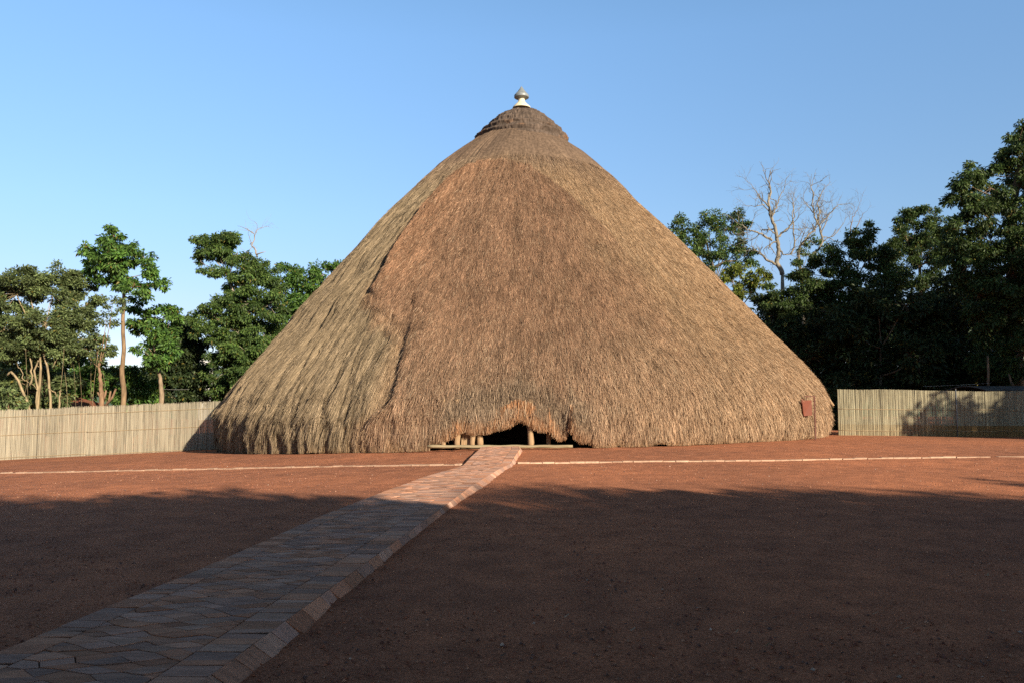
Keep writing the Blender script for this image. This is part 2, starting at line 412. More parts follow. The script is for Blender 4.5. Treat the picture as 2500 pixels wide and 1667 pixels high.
# kerb line ringing the hut yard
KL = [(-260, 1163), (0, 1156), (332, 1149), (691, 1142), (1125, 1135)]
KR = [(1264, 1131.5), (1450, 1129), (1900, 1124), (2206, 1119), (2500, 1115.6), (2800, 1112)]
def build_kerb():
    mb = MB(); rnd = random.Random(3)
    for poly in (KL, KR):
        P = np.array([ground_px(a, b) for a, b in poly])
        d = np.concatenate([[0], np.cumsum(np.linalg.norm(np.diff(P[:, :2], axis=0), axis=1))])
        s = 0.0
        while s < d[-1]:
            L = rnd.uniform(0.22, 0.42)
            a = np.array([np.interp(s + .006, d, P[:, 0]), np.interp(s + .006, d, P[:, 1])]); b = np.array([np.interp(s + L - .006, d, P[:, 0]), np.interp(s + L - .006, d, P[:, 1])])
            t = (b - a); ln = np.linalg.norm(t)
            if ln > 0.05 and rnd.random() > 0.025:
                t /= ln; nrm = np.array([-t[1], t[0]]); w = 0.12 + rnd.uniform(-.02, .02); h = rnd.uniform(.020, .042)
                j = rnd.uniform(-.022, .022)
                q = [a + nrm * j, b + nrm * j, b + nrm * (w + j), a + nrm * (w + j)]
                z = [float(zg(*p)) for p in q]
                top = [(q[i][0], q[i][1], z[i] + h) for i in range(4)]; lowp = [(q[i][0], q[i][1], z[i] - .08) for i in range(4)]
                k = rnd.uniform(0.85, 1.15); col = (0.42 * k, 0.28 * k, 0.195 * k)
                mb.poly(top, col)
                for i in range(4): mb.poly([lowp[i], lowp[(i + 1) % 4], top[(i + 1) % 4], top[i]], col)
            s += L
    tag(mb.build('kerb_strip', M_stone), kind='structure')
build_kerb()

# ---------------------------------------------------------------- hut
AX, AY = 0.495, 40.0
ZT = np.array([-0.8, -0.13, 0.54, 1.2, 1.87, 2.54, 3.21, 3.88, 4.54, 5.21, 5.88, 6.55, 7.22, 7.89, 8.55, 9.22, 9.89, 10.56, 11.23, 11.89, 12.56, 13.23, 13.9, 14.57, 15.2])
RL = np.array([14.22, 14.43, 14.47, 14.35, 13.95, 13.46, 12.92, 12.33, 11.78, 11.3, 10.82, 10.25, 9.69, 9.15, 8.61, 8.07, 7.53, 6.92, 6.31, 5.7, 5.05, 4.38, 3.59, 2.72, 1.9])
RR = np.array([14.05, 14.31, 14.51, 14.49, 14.32, 13.95, 13.42, 12.81, 12.18, 11.59, 11.0, 10.4, 9.8, 9.19, 8.58, 7.96, 7.3, 6.62, 5.95, 5.42, 4.8, 4.13, 3.4, 2.49, 1.7])
def prof(phi, z):
    w = ss(-0.7, 0.7, np.sin(phi))
    return np.interp(z, ZT, RL) * (1 - w) + np.interp(z, ZT, RR) * w
def surf_px(px, py):
    """where the line of sight meets the thatch, as (azimuth, height)"""
    lo, hi = 22.0, 40.0
    Ys = np.linspace(lo, hi, 1500)
    for Y in Ys:
        p = at(px, py, Y); dx, dy = p[0] - AX, AY - p[1]
        ph = math.atan2(dx, dy)
        if math.hypot(dx, dy) < prof(ph, p[2]): return ph, p[2]
    return ph, p[2]
edge = [(1166, 394), (1107, 430), (1072, 470), (1039, 505), (992, 569), (963, 625), (935, 673), (915, 705), (930, 745), (955, 785), (980, 830), (988, 860), (977, 895), (966, 956), (949, 989), (900, 1017), (890, 1055), (905, 1100)]
E1 = np.array([surf_px(*p) for p in edge]); E1 = E1[np.argsort(E1[:, 1])]
step2 = [(1045, 675), (1013, 720), (1010, 786), (992, 852)]
E2 = np.array([surf_px(*p) for p in step2]); E2 = E2[np.argsort(E2[:, 1])]
topl = [(1100, 425), (1166, 394), (1220, 388), (1290, 402), (1340, 432), (1400, 480), (1480, 560), (1600, 690)]
E3 = np.array([surf_px(*p) for p in topl]); E3 = E3[np.argsort(E3[:, 0])]
opening = [(1040, 1094), (1046, 1089), (1074, 1079), (1090, 1073), (1105, 1068), (1118, 1057), (1132, 1052), (1148, 1062), (1165, 1058), (1181, 1060), (1207, 1050), (1222, 1049), (1240, 1043), (1252, 1032), (1263, 1027), (1276, 1032), (1289, 1035), (1309, 1050), (1325, 1056), (1340, 1050), (1352, 1064), (1368, 1077), (1385, 1073), (1394, 1040), (1402, 1070), (1420, 1083), (1437, 1080), (1450, 1088), (1468, 1094)]
EO = np.array([surf_px(p[0], p[1] - 4 if 1045 < p[0] < 1460 else p[1]) for p in opening])
phO = EO[:, 0]; zO = EO[:, 1]
ph_n0 = surf_px(1150, 1000)[0]; ph_n1 = surf_px(1393, 1030)[0]; z_n = surf_px(1300, 955)[1]

ZS0 = surf_px(985, 850)[1]; ZS1 = surf_px(915, 705)[1]
def patch_w(ph, z):
    el = np.interp(z, E1[:, 1], E1[:, 0]) + 0.012 * (fb(z * 2.2, z * 0 + 3.3, 5) - 0.5)
    zt = np.interp(ph, E3[:, 0], E3[:, 1]) + 0.5 * (fb(ph * 30, ph * 0 + 1, 8) - 0.5)
    soft = ss(ZS0 - 0.2, ZS0 + 0.7, z) * ss(ZS1 + 0.1, ZS1 - 0.5, z)
    el = el + soft * 0.16 * (fb(z * 1.1, ph * 9, 27) - 0.5)
    return ss(-0.004 - 0.09 * soft, 0.010 + 0.08 * soft, ph - el) * ss(0.16, -0.16, z - zt), ph - el, zt
def disp(ph, z):
    """outward displacement of the thatch skin"""
    w, de, zt = patch_w(ph, z)
    thick = (0.10 + (0.19 + 0.12 * ss(5, 8, z)) * ss(0.22, 0.0, de)) * w * (1 - 0.6 * ss(1.8, 0.4, z)) * ss(0.34, -0.02, ph - 0.02) * (0.75 + 0.5 * fb(z * 0.8, ph * 3, 31))
    e2 = np.interp(z, E2[:, 1], E2[:, 0])
    in2 = ss(E2[0, 1] - 0.3, E2[0, 1] + 0.5, z) * ss(E2[-1, 1] + 0.2, E2[-1, 1] - 0.6, z)
    thick = thick + 0.22 * in2 * (0.3 + 0.7 * vn(z * 1.7, z * 0, 44)) * ss(-0.006, 0.012, ph - e2 - 0.022 * (fb(z * 2.2, ph * 8, 4) - 0.5)) * ss(0.17, 0.05, ph - e2)
    left = ss(0.02, -0.10, de + 0.10 * w) * (1 - w)              # old combed thatch on the left
    wob = 0.30 * (vn(z * 0.45, ph * 6, 2) - 0.5) + 0.15 * (vn(z * 1.3, ph * 12, 6) - 0.5)
    rg = 1 - np.abs(2 * vn(ph * 14 / 0.42 + wob * 3, z * 0.30, 11) - 1)
    rg2 = 1 - np.abs(2 * vn(ph * 14 / 0.24 + wob * 4, z * 0.5, 12) - 1)
    mask = 0.35 + 0.65 * ss(0.3, 0.65, fb(ph * 9, z * 0.35, 13))
    gr1 = ss(0.0, 0.40, np.abs(2 * vn(ph * 14 / 0.55 + wob * 3, z * 0.22, 41) - 1)); gr2 = ss(0.0, 0.45, np.abs(2 * vn(ph * 14 / 0.30 + wob * 5, z * 0.3, 42) - 1))
    ridge = left * mask * (0.22 * (gr1 - 0.7) + 0.15 * (gr2 - 0.7) + 0.10 * (rg - 0.5)) * (1 - 0.5 * ss(9, 14.5, z))
    clump = (0.10 * (fb(ph * 14 / 0.55, z / 0.9, 14) - 0.5) + 0.07 * (fb(ph * 14 / 0.2, z / 0.4, 15, 2) - 0.5)) * (0.35 + 0.65 * w)
    low = ss(2.6, 0.2, z)
    bund = low * (0.20 * (1 - np.abs(2 * vn(ph * 14 / 0.5, z * 0.6, 16) - 1)) + 0.12 * vn(ph * 14 / 0.19, z * 1.2, 17) - 0.18) * (0.55 + 0.45 * left)
    zz = z + 0.5 * (fb(ph * 16, z * 0.8, 45) - 0.5)
    rec = -0.24 * ss(ph_n0 - 0.06, ph_n0 + 0.08, ph) * ss(ph_n1 + 0.003 + 0.03 * ss(0.9, 1.8, z), ph_n1 - 0.003 - 0.05 * ss(0.9, 1.8, z), ph) * ss(z_n + 0.35, z_n - 0.55, zz)
    lump = 0.10 * (fb(ph * 5, z * 0.35, 40) - 0.5)
    return thick + ridge + clump + bund + rec + lump - 0.07 - 0.10 * low
def zbottom(ph):
    r = 14.4; x = AX + r * np.sin(ph); y = AY - r * np.cos(ph)
    g = zg(x, y) + 0.03 + 0.15 * vn(ph * 14 / 0.33, ph * 0, 18) ** 1.5 * vn(ph * 14 / 1.1, ph * 0, 19)
    inside = (ph > phO[0]) & (ph < phO[-1])
    return np.where(inside, np.maximum(np.interp(ph, phO, zO), g), g)
ZTOP = 14.75
nph = 1150
ph_f = np.linspace(math.radians(-118), math.radians(118), nph)
ph_b = np.linspace(math.radians(118), math.radians(242), 90)[1:-1]
PH = np.concatenate([ph_f, ph_b])
nv = 430
vv = np.linspace(0, 1, nv)
PHg, Vg = np.meshgrid(PH, vv)
ZB = zbottom(np.arctan2(np.sin(PH), np.cos(PH)))
Zg_ = ZTOP + (ZB[None] - ZTOP) * Vg
phw = np.arctan2(np.sin(PHg), np.cos(PHg))
Rg = prof(phw, Zg_) + disp(phw, Zg_)
def to_xyz(ph, r, z): return np.stack([AX + r * np.sin(ph), AY - r * np.cos(ph), z], -1)
S = to_xyz(phw, Rg, Zg_)

def thatch_col(ph, z):
    """the straw's own colours: reddish new patch in front, grey-tan combed left, tan right, grey-brown weathered top"""
    w, de, zt = patch_w(ph, z)
    red = np.array((0.235, 0.140, 0.086)); left = np.array((0.205, 0.155, 0.098)); right = np.array((0.320, 0.212, 0.124)); top = np.array((0.175, 0.118, 0.080)); rust = np.array((0.30, 0.145, 0.065)); grey = np.array((0.17, 0.135, 0.095)); pale = np.array((0.32, 0.22, 0.145))
    n1 = fb(ph * 12, z * 0.7, 50); n2 = fb(ph * 26, z * 1.6, 53)
    redw = w * ss(0.62, 0.10, ph + 0.35 * (n1 - 0.5) - 0.012 * (z - 6)) 
    c = right[None] * np.ones(ph.shape + (1,))
    lw = ss(0.0, -0.08, de) 
    c = c * (1 - lw[..., None]) + left * lw[..., None]
    er = (ss(0.34, 0.02, de) * ss(ZS1 - 0.8, ZS1 + 1.2, z))[..., None]; red = red * (1 - er) + np.array((0.262, 0.148, 0.087)) * er
    c = c * (1 - redw[..., None]) + (red * (0.85 + 0.3 * n2[..., None])) * redw[..., None]
    lowp = ss(5.5, 1.5, z) * (1 - lw) * (0.4 + 0.6 * n1)
    c = c * (1 - 0.55 * lowp[..., None]) + pale * 0.55 * lowp[..., None]
    tw = ss(10.6, 13.4, z + 1.2 * (n1 - 0.5) + 0.8 * (ph < 0) * 0) * (1 - w)
    c = c * (1 - tw[..., None]) + top * tw[..., None]
    nearop = ss(phO[0] - .01, phO[4], ph) * ss(phO[-1] + .01, phO[-5], ph)
    zo = np.interp(ph, phO, zO)
    ru = nearop * ss(0.75, 0.15, z - zo + 0.3 * (n2 - 0.5)); gr = nearop * ss(0.5, 0.8, z - zo) * ss(1.9, 1.2, z - zo)
    c = c * (1 - 0.6 * gr[..., None]) + grey * 0.6 * gr[..., None]
    c = c * (1 - 0.75 * ru[..., None]) + rust * 0.75 * ru[..., None]
    rb = ss(0.55, 0.1, z - zbottom(ph)) * (1 - nearop) * 0.55
    c = c * (1 - rb[..., None]) + np.array((0.27, 0.155, 0.07)) * rb[..., None]
    st = fb(ph * 95, z * 0.55, 57); mo = fb(ph * 34, z * 2.6, 58)
    return c * (0.82 + 0.36 * n2[..., None]) * (0.86 + 0.28 * st[..., None]) * (0.88 + 0.24 * mo[..., None])

hut = empty('thatched_hut', (AX, AY, 0))
tag(hut, 'huge conical hut thatched down to the ground with a low dark doorway', 'hut')
IN = 0.75
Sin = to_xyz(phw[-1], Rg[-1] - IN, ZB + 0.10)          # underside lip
Sin2 = to_xyz(phw[0], Rg[0] * 0 + 1.6, np.full(len(PH), ZTOP - 0.6))
allV = np.vstack([S.reshape(-1, 3), Sin])
nP = len(PH); I = np.arange(nv * nP).reshape(nv, nP); I2 = np.roll(I, -1, axis=1)
Q = np.stack([I[:-1], I[1:], I2[1:], I2[:-1]], -1).reshape(-1, 4)
J = nv * nP + np.arange(nP); J2 = np.roll(J, -1)
Q = np.vstack([Q, np.stack([I[-1], J, J2, I2[-1]], -1)])
vc = thatch_col(phw, Zg_).reshape(-1, 3) * 0.68
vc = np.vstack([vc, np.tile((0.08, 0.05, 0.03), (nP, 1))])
thatch = mesh_np('thatch_roof', allV, Q, M_thatch, hut, vcol=vc, smooth=True)

# straw blades lying on the thatch: part of its surface, so in one mesh
def straw():
    n = 760000
    i = rng.random(n); 
    # more per row where the row is longer
    row = np.sqrt(rng.random(n) * (1 - 0.02) + 0.02)
    low = rng.random(n) < 0.16; row = np.where(low, 1 - 0.16 * rng.random(n) ** 1.3, row)
    bot = rng.random(n) < 0.06; row = np.where(bot, 1 - 0.012 * rng.random(n), row)
    cs = np.clip(row * (nv - 1), 0, nv - 1.001); cc = i * (nph - 1.001)
    r0 = cs.astype(int); c0 = cc.astype(int); fr = (cs - r0)[:, None]; fc = (cc - c0)[:, None]
    P00 = S[r0, c0]; P01 = S[r0, c0 + 1]; P10 = S[r0 + 1, c0]; P11 = S[r0 + 1, c0 + 1]
    P = (P00 * (1 - fc) + P01 * fc) * (1 - fr) + (P10 * (1 - fc) + P11 * fc) * fr
    T = P10 - P00; r3 = np.maximum(r0 - 3, 0); r4 = np.minimum(r0 + 4, nv - 1); T = S[r4, c0] - S[r3, c0]
    T /= np.linalg.norm(T, axis=1, keepdims=True) + 1e-9
    B = S[r0, np.minimum(c0 + 3, nph - 1)] - S[r0, np.maximum(c0 - 2, 0)]; B /= np.linalg.norm(B, axis=1, keepdims=True) + 1e-9
    N = np.cross(B, -T); N /= np.linalg.norm(N, axis=1, keepdims=True) + 1e-9
    out = np.stack([P[:, 0] - AX, P[:, 1] - AY, P[:, 2] * 0 + 3], 1); N *= np.sign((N * out).sum(1, keepdims=True))
    ph = phw[r0, c0]; z = P[:, 2]
    w, de, zt = patch_w(ph, z)
    lw = ss(0.0, -0.08, de); lowz = ss(4.5, 0.8, z)
    shag = np.clip(0.25 + 0.55 * w + 0.5 * lowz * (1 - lw), 0, 1.2)
    L = (0.15 + 0.24 * rng.random(n)) * (1 + 0.35 * lw + 0.9 * lowz); wd = (0.006 + 0.009 * rng.random(n)) * (1 + 0.5 * lowz) 
    lift = (0.04 + 0.24 * rng.random(n) ** 1.5 * shag); lat = rng.normal(0, 1, n) * (0.05 + 0.20 * shag * (1 - 0.5 * lowz))
    D = T + N * lift[:, None] + B * lat[:, None]
    steep = ss(1.2, 0.0, z); D[:, 2] -= 0.6 * steep
    D /= np.linalg.norm(D, axis=1, keepdims=True)
    roll = rng.normal(0, 0.7, n)[:, None]
    side = np.cross(D, N); side /= np.linalg.norm(side, axis=1, keepdims=True) + 1e-9
    side = side * np.cos(roll) + N * np.sin(roll)
    base = P + N * (0.004 + 0.02 * rng.random(n)[:, None]) - D * (L * 0.5)[:, None] * (rng.random(n) < 0.95)[:, None] * 0.6
    tip = base + D * L[:, None]
    gz = zg(tip[:, 0], tip[:, 1]) + 0.01
    zb = zbottom(ph); zmin = np.maximum(zb - 0.10 * rng.random(n) ** 2, gz)
    over = np.maximum(0, zmin - tip[:, 2]); base[:, 2] += over; tip[:, 2] += over
    hw = side * (wd * 0.5)[:, None]
    V = np.stack([base - hw, base + hw, tip + hw * 0.35, tip - hw * 0.35], 1).reshape(-1, 3)
    Fq = np.arange(n * 4).reshape(n, 4)
    c = thatch_col(ph, z)
    k = np.exp(rng.normal(0.05, 0.30, n) - 0.0)[:, None]
    c = c * k
    pale = (rng.random(n) < 0.05 + 0.08 * lowz)[:, None]
    c = np.where(pale, c * 0.3 + np.array((0.44, 0.33, 0.22)) * 0.85, c)
    return V, Fq, np.clip(c, 0.01, 0.75)
V, Fq, c = straw()
mesh_np('straw_covering', V, Fq, M_straw, hut, fcol=c)

# cap of layered thatch rings
def build_cap():
    prof_c = [(2.40, 14.40), (2.52, 14.50), (2.50, 14.66), (2.30, 14.74), (2.34, 14.82), (2.42, 14.98), (2.28, 15.10), (2.05, 15.16), (2.04, 15.24), (2.08, 15.36), (1.92, 15.47), (1.76, 15.54), (1.74, 15.62), (1.74, 15.70), (1.58, 15.80), (1.42, 15.88), (1.40, 15.98), (1.30, 16.05), (1.12, 16.13), (1.05, 16.22), (0.85, 16.32), (0.6, 16.42), (0.40, 16.47), (0.0, 16.50)]
    pr = np.array(prof_c); m = 90; n = 420
    s = np.concatenate([[0], np.cumsum(np.hypot(np.diff(pr[:, 0]), np.diff(pr[:, 1])))]); q = np.linspace(0, s[-1], m)
    r = np.interp(q, s, pr[:, 0]); z = np.interp(q, s, pr[:, 1])
    a = np.linspace(-math.pi, math.pi, n, endpoint=False)
    A, R_ = np.meshgrid(a, r); _, Z_ = np.meshgrid(a, z)
    wob = 0.20 * (fb(A * 1.5, Z_ * 1.5, 61) - 0.5) 
    Z2 = Z_ + wob * ss(0.2, 1.0, R_) + 0.05 * (vn(A * 9, Z_ * 3, 66) - 0.5)
    R2 = R_ + ss(0.1, 0.8, R_) * (0.10 * (fb(A * 18, Z_ * 5, 62) - 0.5) + 0.05 * (vn(A * 60, Z_ * 6, 63) - 0.5))
    P = to_xyz(A, R2, Z2)
    I = np.arange(m * n).reshape(m, n); I2 = np.roll(I, -1, 1)
    Q = np.stack([I[:-1], I2[:-1], I2[1:], I[1:]], -1).reshape(-1, 4)
    nn = fb(A * 8, Z_ * 4, 64)
    c = np.array((0.082, 0.06, 0.046)) * (0.6 + 0.9 * nn[..., None]); rw = ss(0.55, 0.75, fb(A * 3 + 2, Z_ * 3, 65)) * ss(15.6, 14.9, Z_)
    c = c * (1 - rw[..., None] * .6) + np.array((0.24, 0.12, 0.055)) * rw[..., None] * .6
    cap = mesh_np('thatch_cap', P.reshape(-1, 3), Q, M_thatch, hut, vcol=c.reshape(-1, 3), smooth=True)
    # loose ends
    k = 16000
    ri = rng.integers(2, m - 14, k); ci = rng.integers(0, n, k); p = P[ri, ci]
    rad = np.stack([p[:, 0] - AX, p[:, 1] - AY, np.zeros(k)], 1); rad /= np.linalg.norm(rad, axis=1, keepdims=True)
    d = rad * 0.75 + np.array([0, 0, -0.75]) + rng.normal(0, 0.28, (k, 3)); d /= np.linalg.norm(d, axis=1, keepdims=True)
    L = (0.08 + 0.16 * rng.random(k))[:, None]; sd = np.cross(d, rng.normal(0, 1, (k, 3))); sd /= np.linalg.norm(sd, axis=1, keepdims=True); sd *= 0.009
    b0 = p - d * L * 0.5 + rad * 0.01; t0 = b0 + d * L
    V = np.stack([b0 - sd, b0 + sd, t0 + sd * .3, t0 - sd * .3], 1).reshape(-1, 3)
    cc = c[ri, ci] * np.exp(rng.normal(0.1, 0.35, k))[:, None]
    mesh_np('loose_straw', V, np.arange(k * 4).reshape(k, 4), M_straw, cap, fcol=cc)
build_cap()
# finial
mb = MB(); mb.lathe([(0.0, 17.10), (0.17, 17.10), (0.36, 17.16), (0.385, 17.18), (0.385, 17.28), (0.375, 17.30), (0.20, 17.50), (0.015, 17.78), (0.0, 17.79)], AX, AY, 40)
fin = mb.build('finial', M_grey, hut, smooth=False)
mb = MB(); mb.lathe([(0.47, 16.60), (0.46, 16.66), (0.36, 16.76), (0.24, 16.88), (0.18, 16.96), (0.17, 17.02), (0.165, 17.10)], AX, AY, 40)
fb_ = mb.build('finial_base', M_cream, hut, smooth=True)

# doorway: sill log, posts, inner wall, floor
def hut_pt(px, py, Y): return at(px, py, Y)
YD = 26.0
a = at(1044, 1094, 25.35); b = at(1398, 1091, 25.35)
zs = 0.10
mb = MB()
n = 26
mb.tube([(a[0] + (b[0] - a[0]) * k / n, 25.3 + 0.10 * ((k / n - .4) ** 2), zs + 0.006 * math.sin(k * 1.3)) for k in range(n + 1)], [0.050 + 0.005 * math.sin(k * 0.9) for k in range(n + 1)], 12)
mb.build('sill_log', M_sill, hut, smooth=True)
for (p0, p1) in ((1076, 1088), (1109, 1124), (1147, 1160), (1163, 1179), (1288, 1303), (1335, 1347)):
    xa, xb = at(p0, 1088, YD)[0], at(p1, 1088, YD)[0]; r = (xb - xa) / 2; xm = (xa + xb) / 2
    mb = MB(); yy = YD + (0.35 if p0 == 1335 else 0) + (0.1 if p0 in (1163,) else 0)
    mb.tube([(xm + 0.012 * math.sin(k * 1.7 + p0), yy, 0.0 + 0.2 * k) for k in range(9)], [r * (1 + 0.05 * math.sin(k * 2 + p0)) for k in range(9)], 12)
    mb.build('door_post', M_wood, hut, smooth=True)
mb = MB(); xa, xb = at(1124, 1088, 25.3)[0], at(1147, 1088, 25.3)[0]
mb.box((xa - .02, 26.1, 0.0), (xb + .02, 26.2, 1.4)); mb.build('wall_panel', M_wood, hut)
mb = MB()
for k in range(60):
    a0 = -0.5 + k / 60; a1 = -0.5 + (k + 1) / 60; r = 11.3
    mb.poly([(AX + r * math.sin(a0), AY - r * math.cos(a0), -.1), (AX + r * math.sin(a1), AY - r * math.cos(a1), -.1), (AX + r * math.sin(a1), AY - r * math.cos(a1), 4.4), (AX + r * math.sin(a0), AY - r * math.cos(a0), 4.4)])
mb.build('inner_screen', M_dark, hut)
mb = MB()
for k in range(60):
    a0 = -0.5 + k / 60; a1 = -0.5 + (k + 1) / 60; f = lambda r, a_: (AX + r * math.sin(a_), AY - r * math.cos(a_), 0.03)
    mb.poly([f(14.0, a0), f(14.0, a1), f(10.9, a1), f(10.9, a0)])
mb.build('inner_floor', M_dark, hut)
p0 = at(2017, 964, 36.0); p1 = at(2035, 990, 35.8)
mb = MB(); mb.tube([p0 + (p0 - p1) * .4, p0, p1], [.06, .06, .055], 8); mb.build('rafter_pole', M_wood, hut, smooth=True)

# ---------------------------------------------------------------- reed fences
def reed_fence(name, label, pts, h, colf, rails, gapz, seed, panels, topj=0.05, posts=(), stain=None):
    rnd = np.random.default_rng(seed)
    P = np.array(pts, float); d = np.concatenate([[0], np.cumsum(np.linalg.norm(np.diff(P, axis=0), axis=1))])
    root = empty(name, (P[0, 0], P[0, 1], float(zg(*P[0])))); tag(root, label, 'fence', None)
    cuts = [0] + list(panels) + [d[-1]]
    for s0, s1 in zip(cuts[:-1], cuts[1:]):
        s = np.arange(s0, s1, 0.0085); s = s + rnd.uniform(-.005, .005, len(s)); n = len(s)
        layer = rnd.integers(0, 2, n)
        x = np.interp(s, d, P[:, 0]); y = np.interp(s, d, P[:, 1]) + layer * 0.018 + rnd.uniform(-.006, .006, n)
        y += 0.05 * (vn(s * 0.7, s * 0, seed) - .5)
        r = rnd.uniform(0.005, 0.0095, n); g = zg(x, y)
        z1 = g + h + 0.05 * (vn(s * 0.9, s * 0, seed + 1) - .5) + rnd.uniform(-topj, topj, n) - (rnd.random(n) < 0.06) * rnd.uniform(0, 4 * topj, n)
        z0 = g - 0.02; lean = rnd.normal(0, 0.012, n)
        m = 5; K = 5
        ang = np.arange(m) / m * 2 * np.pi
        lev = np.linspace(0, 1, K)
        VX = x[:, None, None] + (lean[:, None] * lev)[:, :, None] + 0.004 * rnd.normal(0, 1, (n, K, 1)) + r[:, None, None] * np.cos(ang)
        VY = y[:, None, None] + 0 * lev[None, :, None] + r[:, None, None] * np.sin(ang)
        VZ = (z0[:, None] + (z1 - z0)[:, None] * lev)[:, :, None] + 0 * ang
        V = np.stack([VX, VY, VZ], -1).reshape(-1, 3)
        k = np.arange(m); k2 = (k + 1) % m
        base = np.concatenate([np.stack([i * m + k, i * m + k2, (i + 1) * m + k2, (i + 1) * m + k], -1) for i in range(K - 1)])
        Fq = (base[None] + (np.arange(n) * m * K)[:, None, None]).reshape(-1, 4)
        col = colf(rnd, s, n)                                    # (n,3)
        lv = (np.repeat(np.arange(K - 1), m) + 0.5) / (K - 1)
        cf = np.repeat(col[:, None, :], len(base), 1)
        if stain is not None: cf = stain(cf, s, lv)
        mesh_np('reed_panel', V, Fq, M_reed, root, fcol=cf.reshape(-1, 3), smooth=True)
        for hh in rails:
            mb = MB(); q = np.linspace(s0, s1, max(4, int((s1 - s0) / 0.35)))
            off = rnd.uniform(-.04, .04)
            xs = np.interp(q, d, P[:, 0]); ys = np.interp(q, d, P[:, 1]) - 0.026 + 0.05 * (vn(q * 0.7, q * 0, seed) - .5)
            zz = zg(xs, ys) + hh + off + 0.02 * (vn(q * 0.8, q * 0, seed + int(hh * 10)) - .5)
            mb.tube([(xs[i], ys[i], zz[i]) for i in range(len(q))], 0.012, 6)
            mb.build('tie_rail', M_rail, root, smooth=True)
    for s in posts:
        x = np.interp(s, d, P[:, 0]); y = np.interp(s, d, P[:, 1]) - 0.03; g = float(zg(x, y)); mb = MB()
        mb.tube([(x, y, g - .1), (x + .01, y, g + h * .5), (x, y, g + h + .09)], [.022, .02, .017], 8); mb.build('fence_post', M_sheet, root, smooth=True)
    return root
def col_left(rnd, s, n):
    b = np.array((0.31, 0.272, 0.20)); k = np.exp(rnd.normal(0, 0.17, n))[:, None] * (0.9 + 0.2 * vn(s * 1.2, s * 0, 5))[:, None]
    c = b * k; dk = rnd.random(n) < 0.05; c[dk] *= 0.5
    return np.clip(c, .02, .72)
def col_right(rnd, s, n):
    b = np.array((0.345, 0.312, 0.21)); k = np.exp(rnd.normal(0, 0.22, n))[:, None] * (0.85 + 0.3 * vn(s * 1.2, s * 0, 5))[:, None]
    c = b * k; dk = rnd.random(n) < 0.09; c[dk] *= 0.45
    return np.clip(c, .02, .6)
def stain_right(cf, s, lv):
    t = (ss(0.36, 0.0, lv)[None] * (0.25 + 0.85 * ss(1.5, 6.5, s))[:, None])[..., None]
    return cf * (1 - t) + np.array((0.24, 0.135, 0.035)) * t * (0.6 + 0.4 * cf / 0.26)
fl = [(-42, 35.8), (-24.7, 37.8), (-14.7, 39.0), (-13.2, 39.2)]
reed_fence('reed_fence', 'pale straw coloured reed fence with ragged top at left of the hut', fl, 2.36, col_left, (0.07, 1.16, 2.04), 0, 21, [17.41 + 4.2], topj=0.045)
fr = [(15.65, 38.0), (24.8, 38.2), (42, 39)]
reed_fence('reed_fence', 'greenish grey reed fence with mud stained foot at right of the hut', fr, 2.2, col_right, (0.26, 1.29), 0, 33, [3.6, 5.75, 7.7, 10.1], topj=0.014, posts=(5.75,), stain=stain_right)

# ---------------------------------------------------------------- hanging sign
def build_sign():
    Y = 30.1; b = at(1991, 1072.5, Y); b[2] = float(zg(b[0], Y))
    root = empty('hanging_sign', b); tag(root, 'rust red hanging sign plate on a bracket post before the hut', 'sign')
    P = lambda px, py: at(px, py, Y)
    top = P(1989.5, 967)
    mb = MB(); r = 0.022
    mb.box((b[0] - r, b[1] - r, b[2] - .05), (b[0] + r, b[1] + r, top[2] + r)); mb.build('post', M_iron, root)
    l = P(1964, 968)
    mb = MB(); mb.box((l[0], b[1] - .018, top[2] - .02), (b[0] - r, b[1] + .018, top[2] + .018)); mb.build('bracket_arm', M_iron, root)
    q = [P(1956, 977), P(1982, 976), P(1983, 1013), P(1961, 1015)]
    # back-turned box plate, slightly twisted
    A = np.array([q[0], q[1], q[2], q[3]]); A[:, 1] += np.array([-.10, 0.02, 0.02, -.06])
    mb = MB(); th = np.array([-.02, .055, 0])
    Bk = A + th
    mb.poly(A[::-1]); mb.poly(Bk)
    for i in range(4): mb.poly([A[i], A[(i + 1) % 4], Bk[(i + 1) % 4], Bk[i]])
    bd = mb.build('sign_board', M_plate, root)
    mb = MB()
    for i in range(4): mb.tube([A[i] + [0, -.006, 0], A[(i + 1) % 4] + [0, -.006, 0]], 0.011, 6)
    mb.build('rim', M_iron, bd)
    for (x0, y0, x1, y1) in ((1968.5, 968, 1968.5, 977), (1983, 979, 1989, 979), (1983, 1009.5, 1990, 1009.5)):
        mb = MB(); mb.tube([P(x0, y0), P(x1, y1)], 0.010, 6); mb.build('hanger', M_iron, root)
    mb = MB(); mb.poly([P(1953, 972) + [0, -.12, 0], P(1963, 975.5) + [0, -.05, 0], P(1957, 979) + [0, -.08, 0], P(1954, 984) + [0, -.12, 0]]); 
    o = mb.build('bent_corner', M_iron, root); md = o.modifiers.new('s', 'SOLIDIFY'); md.thickness = 0.008
    return root
build_sign()

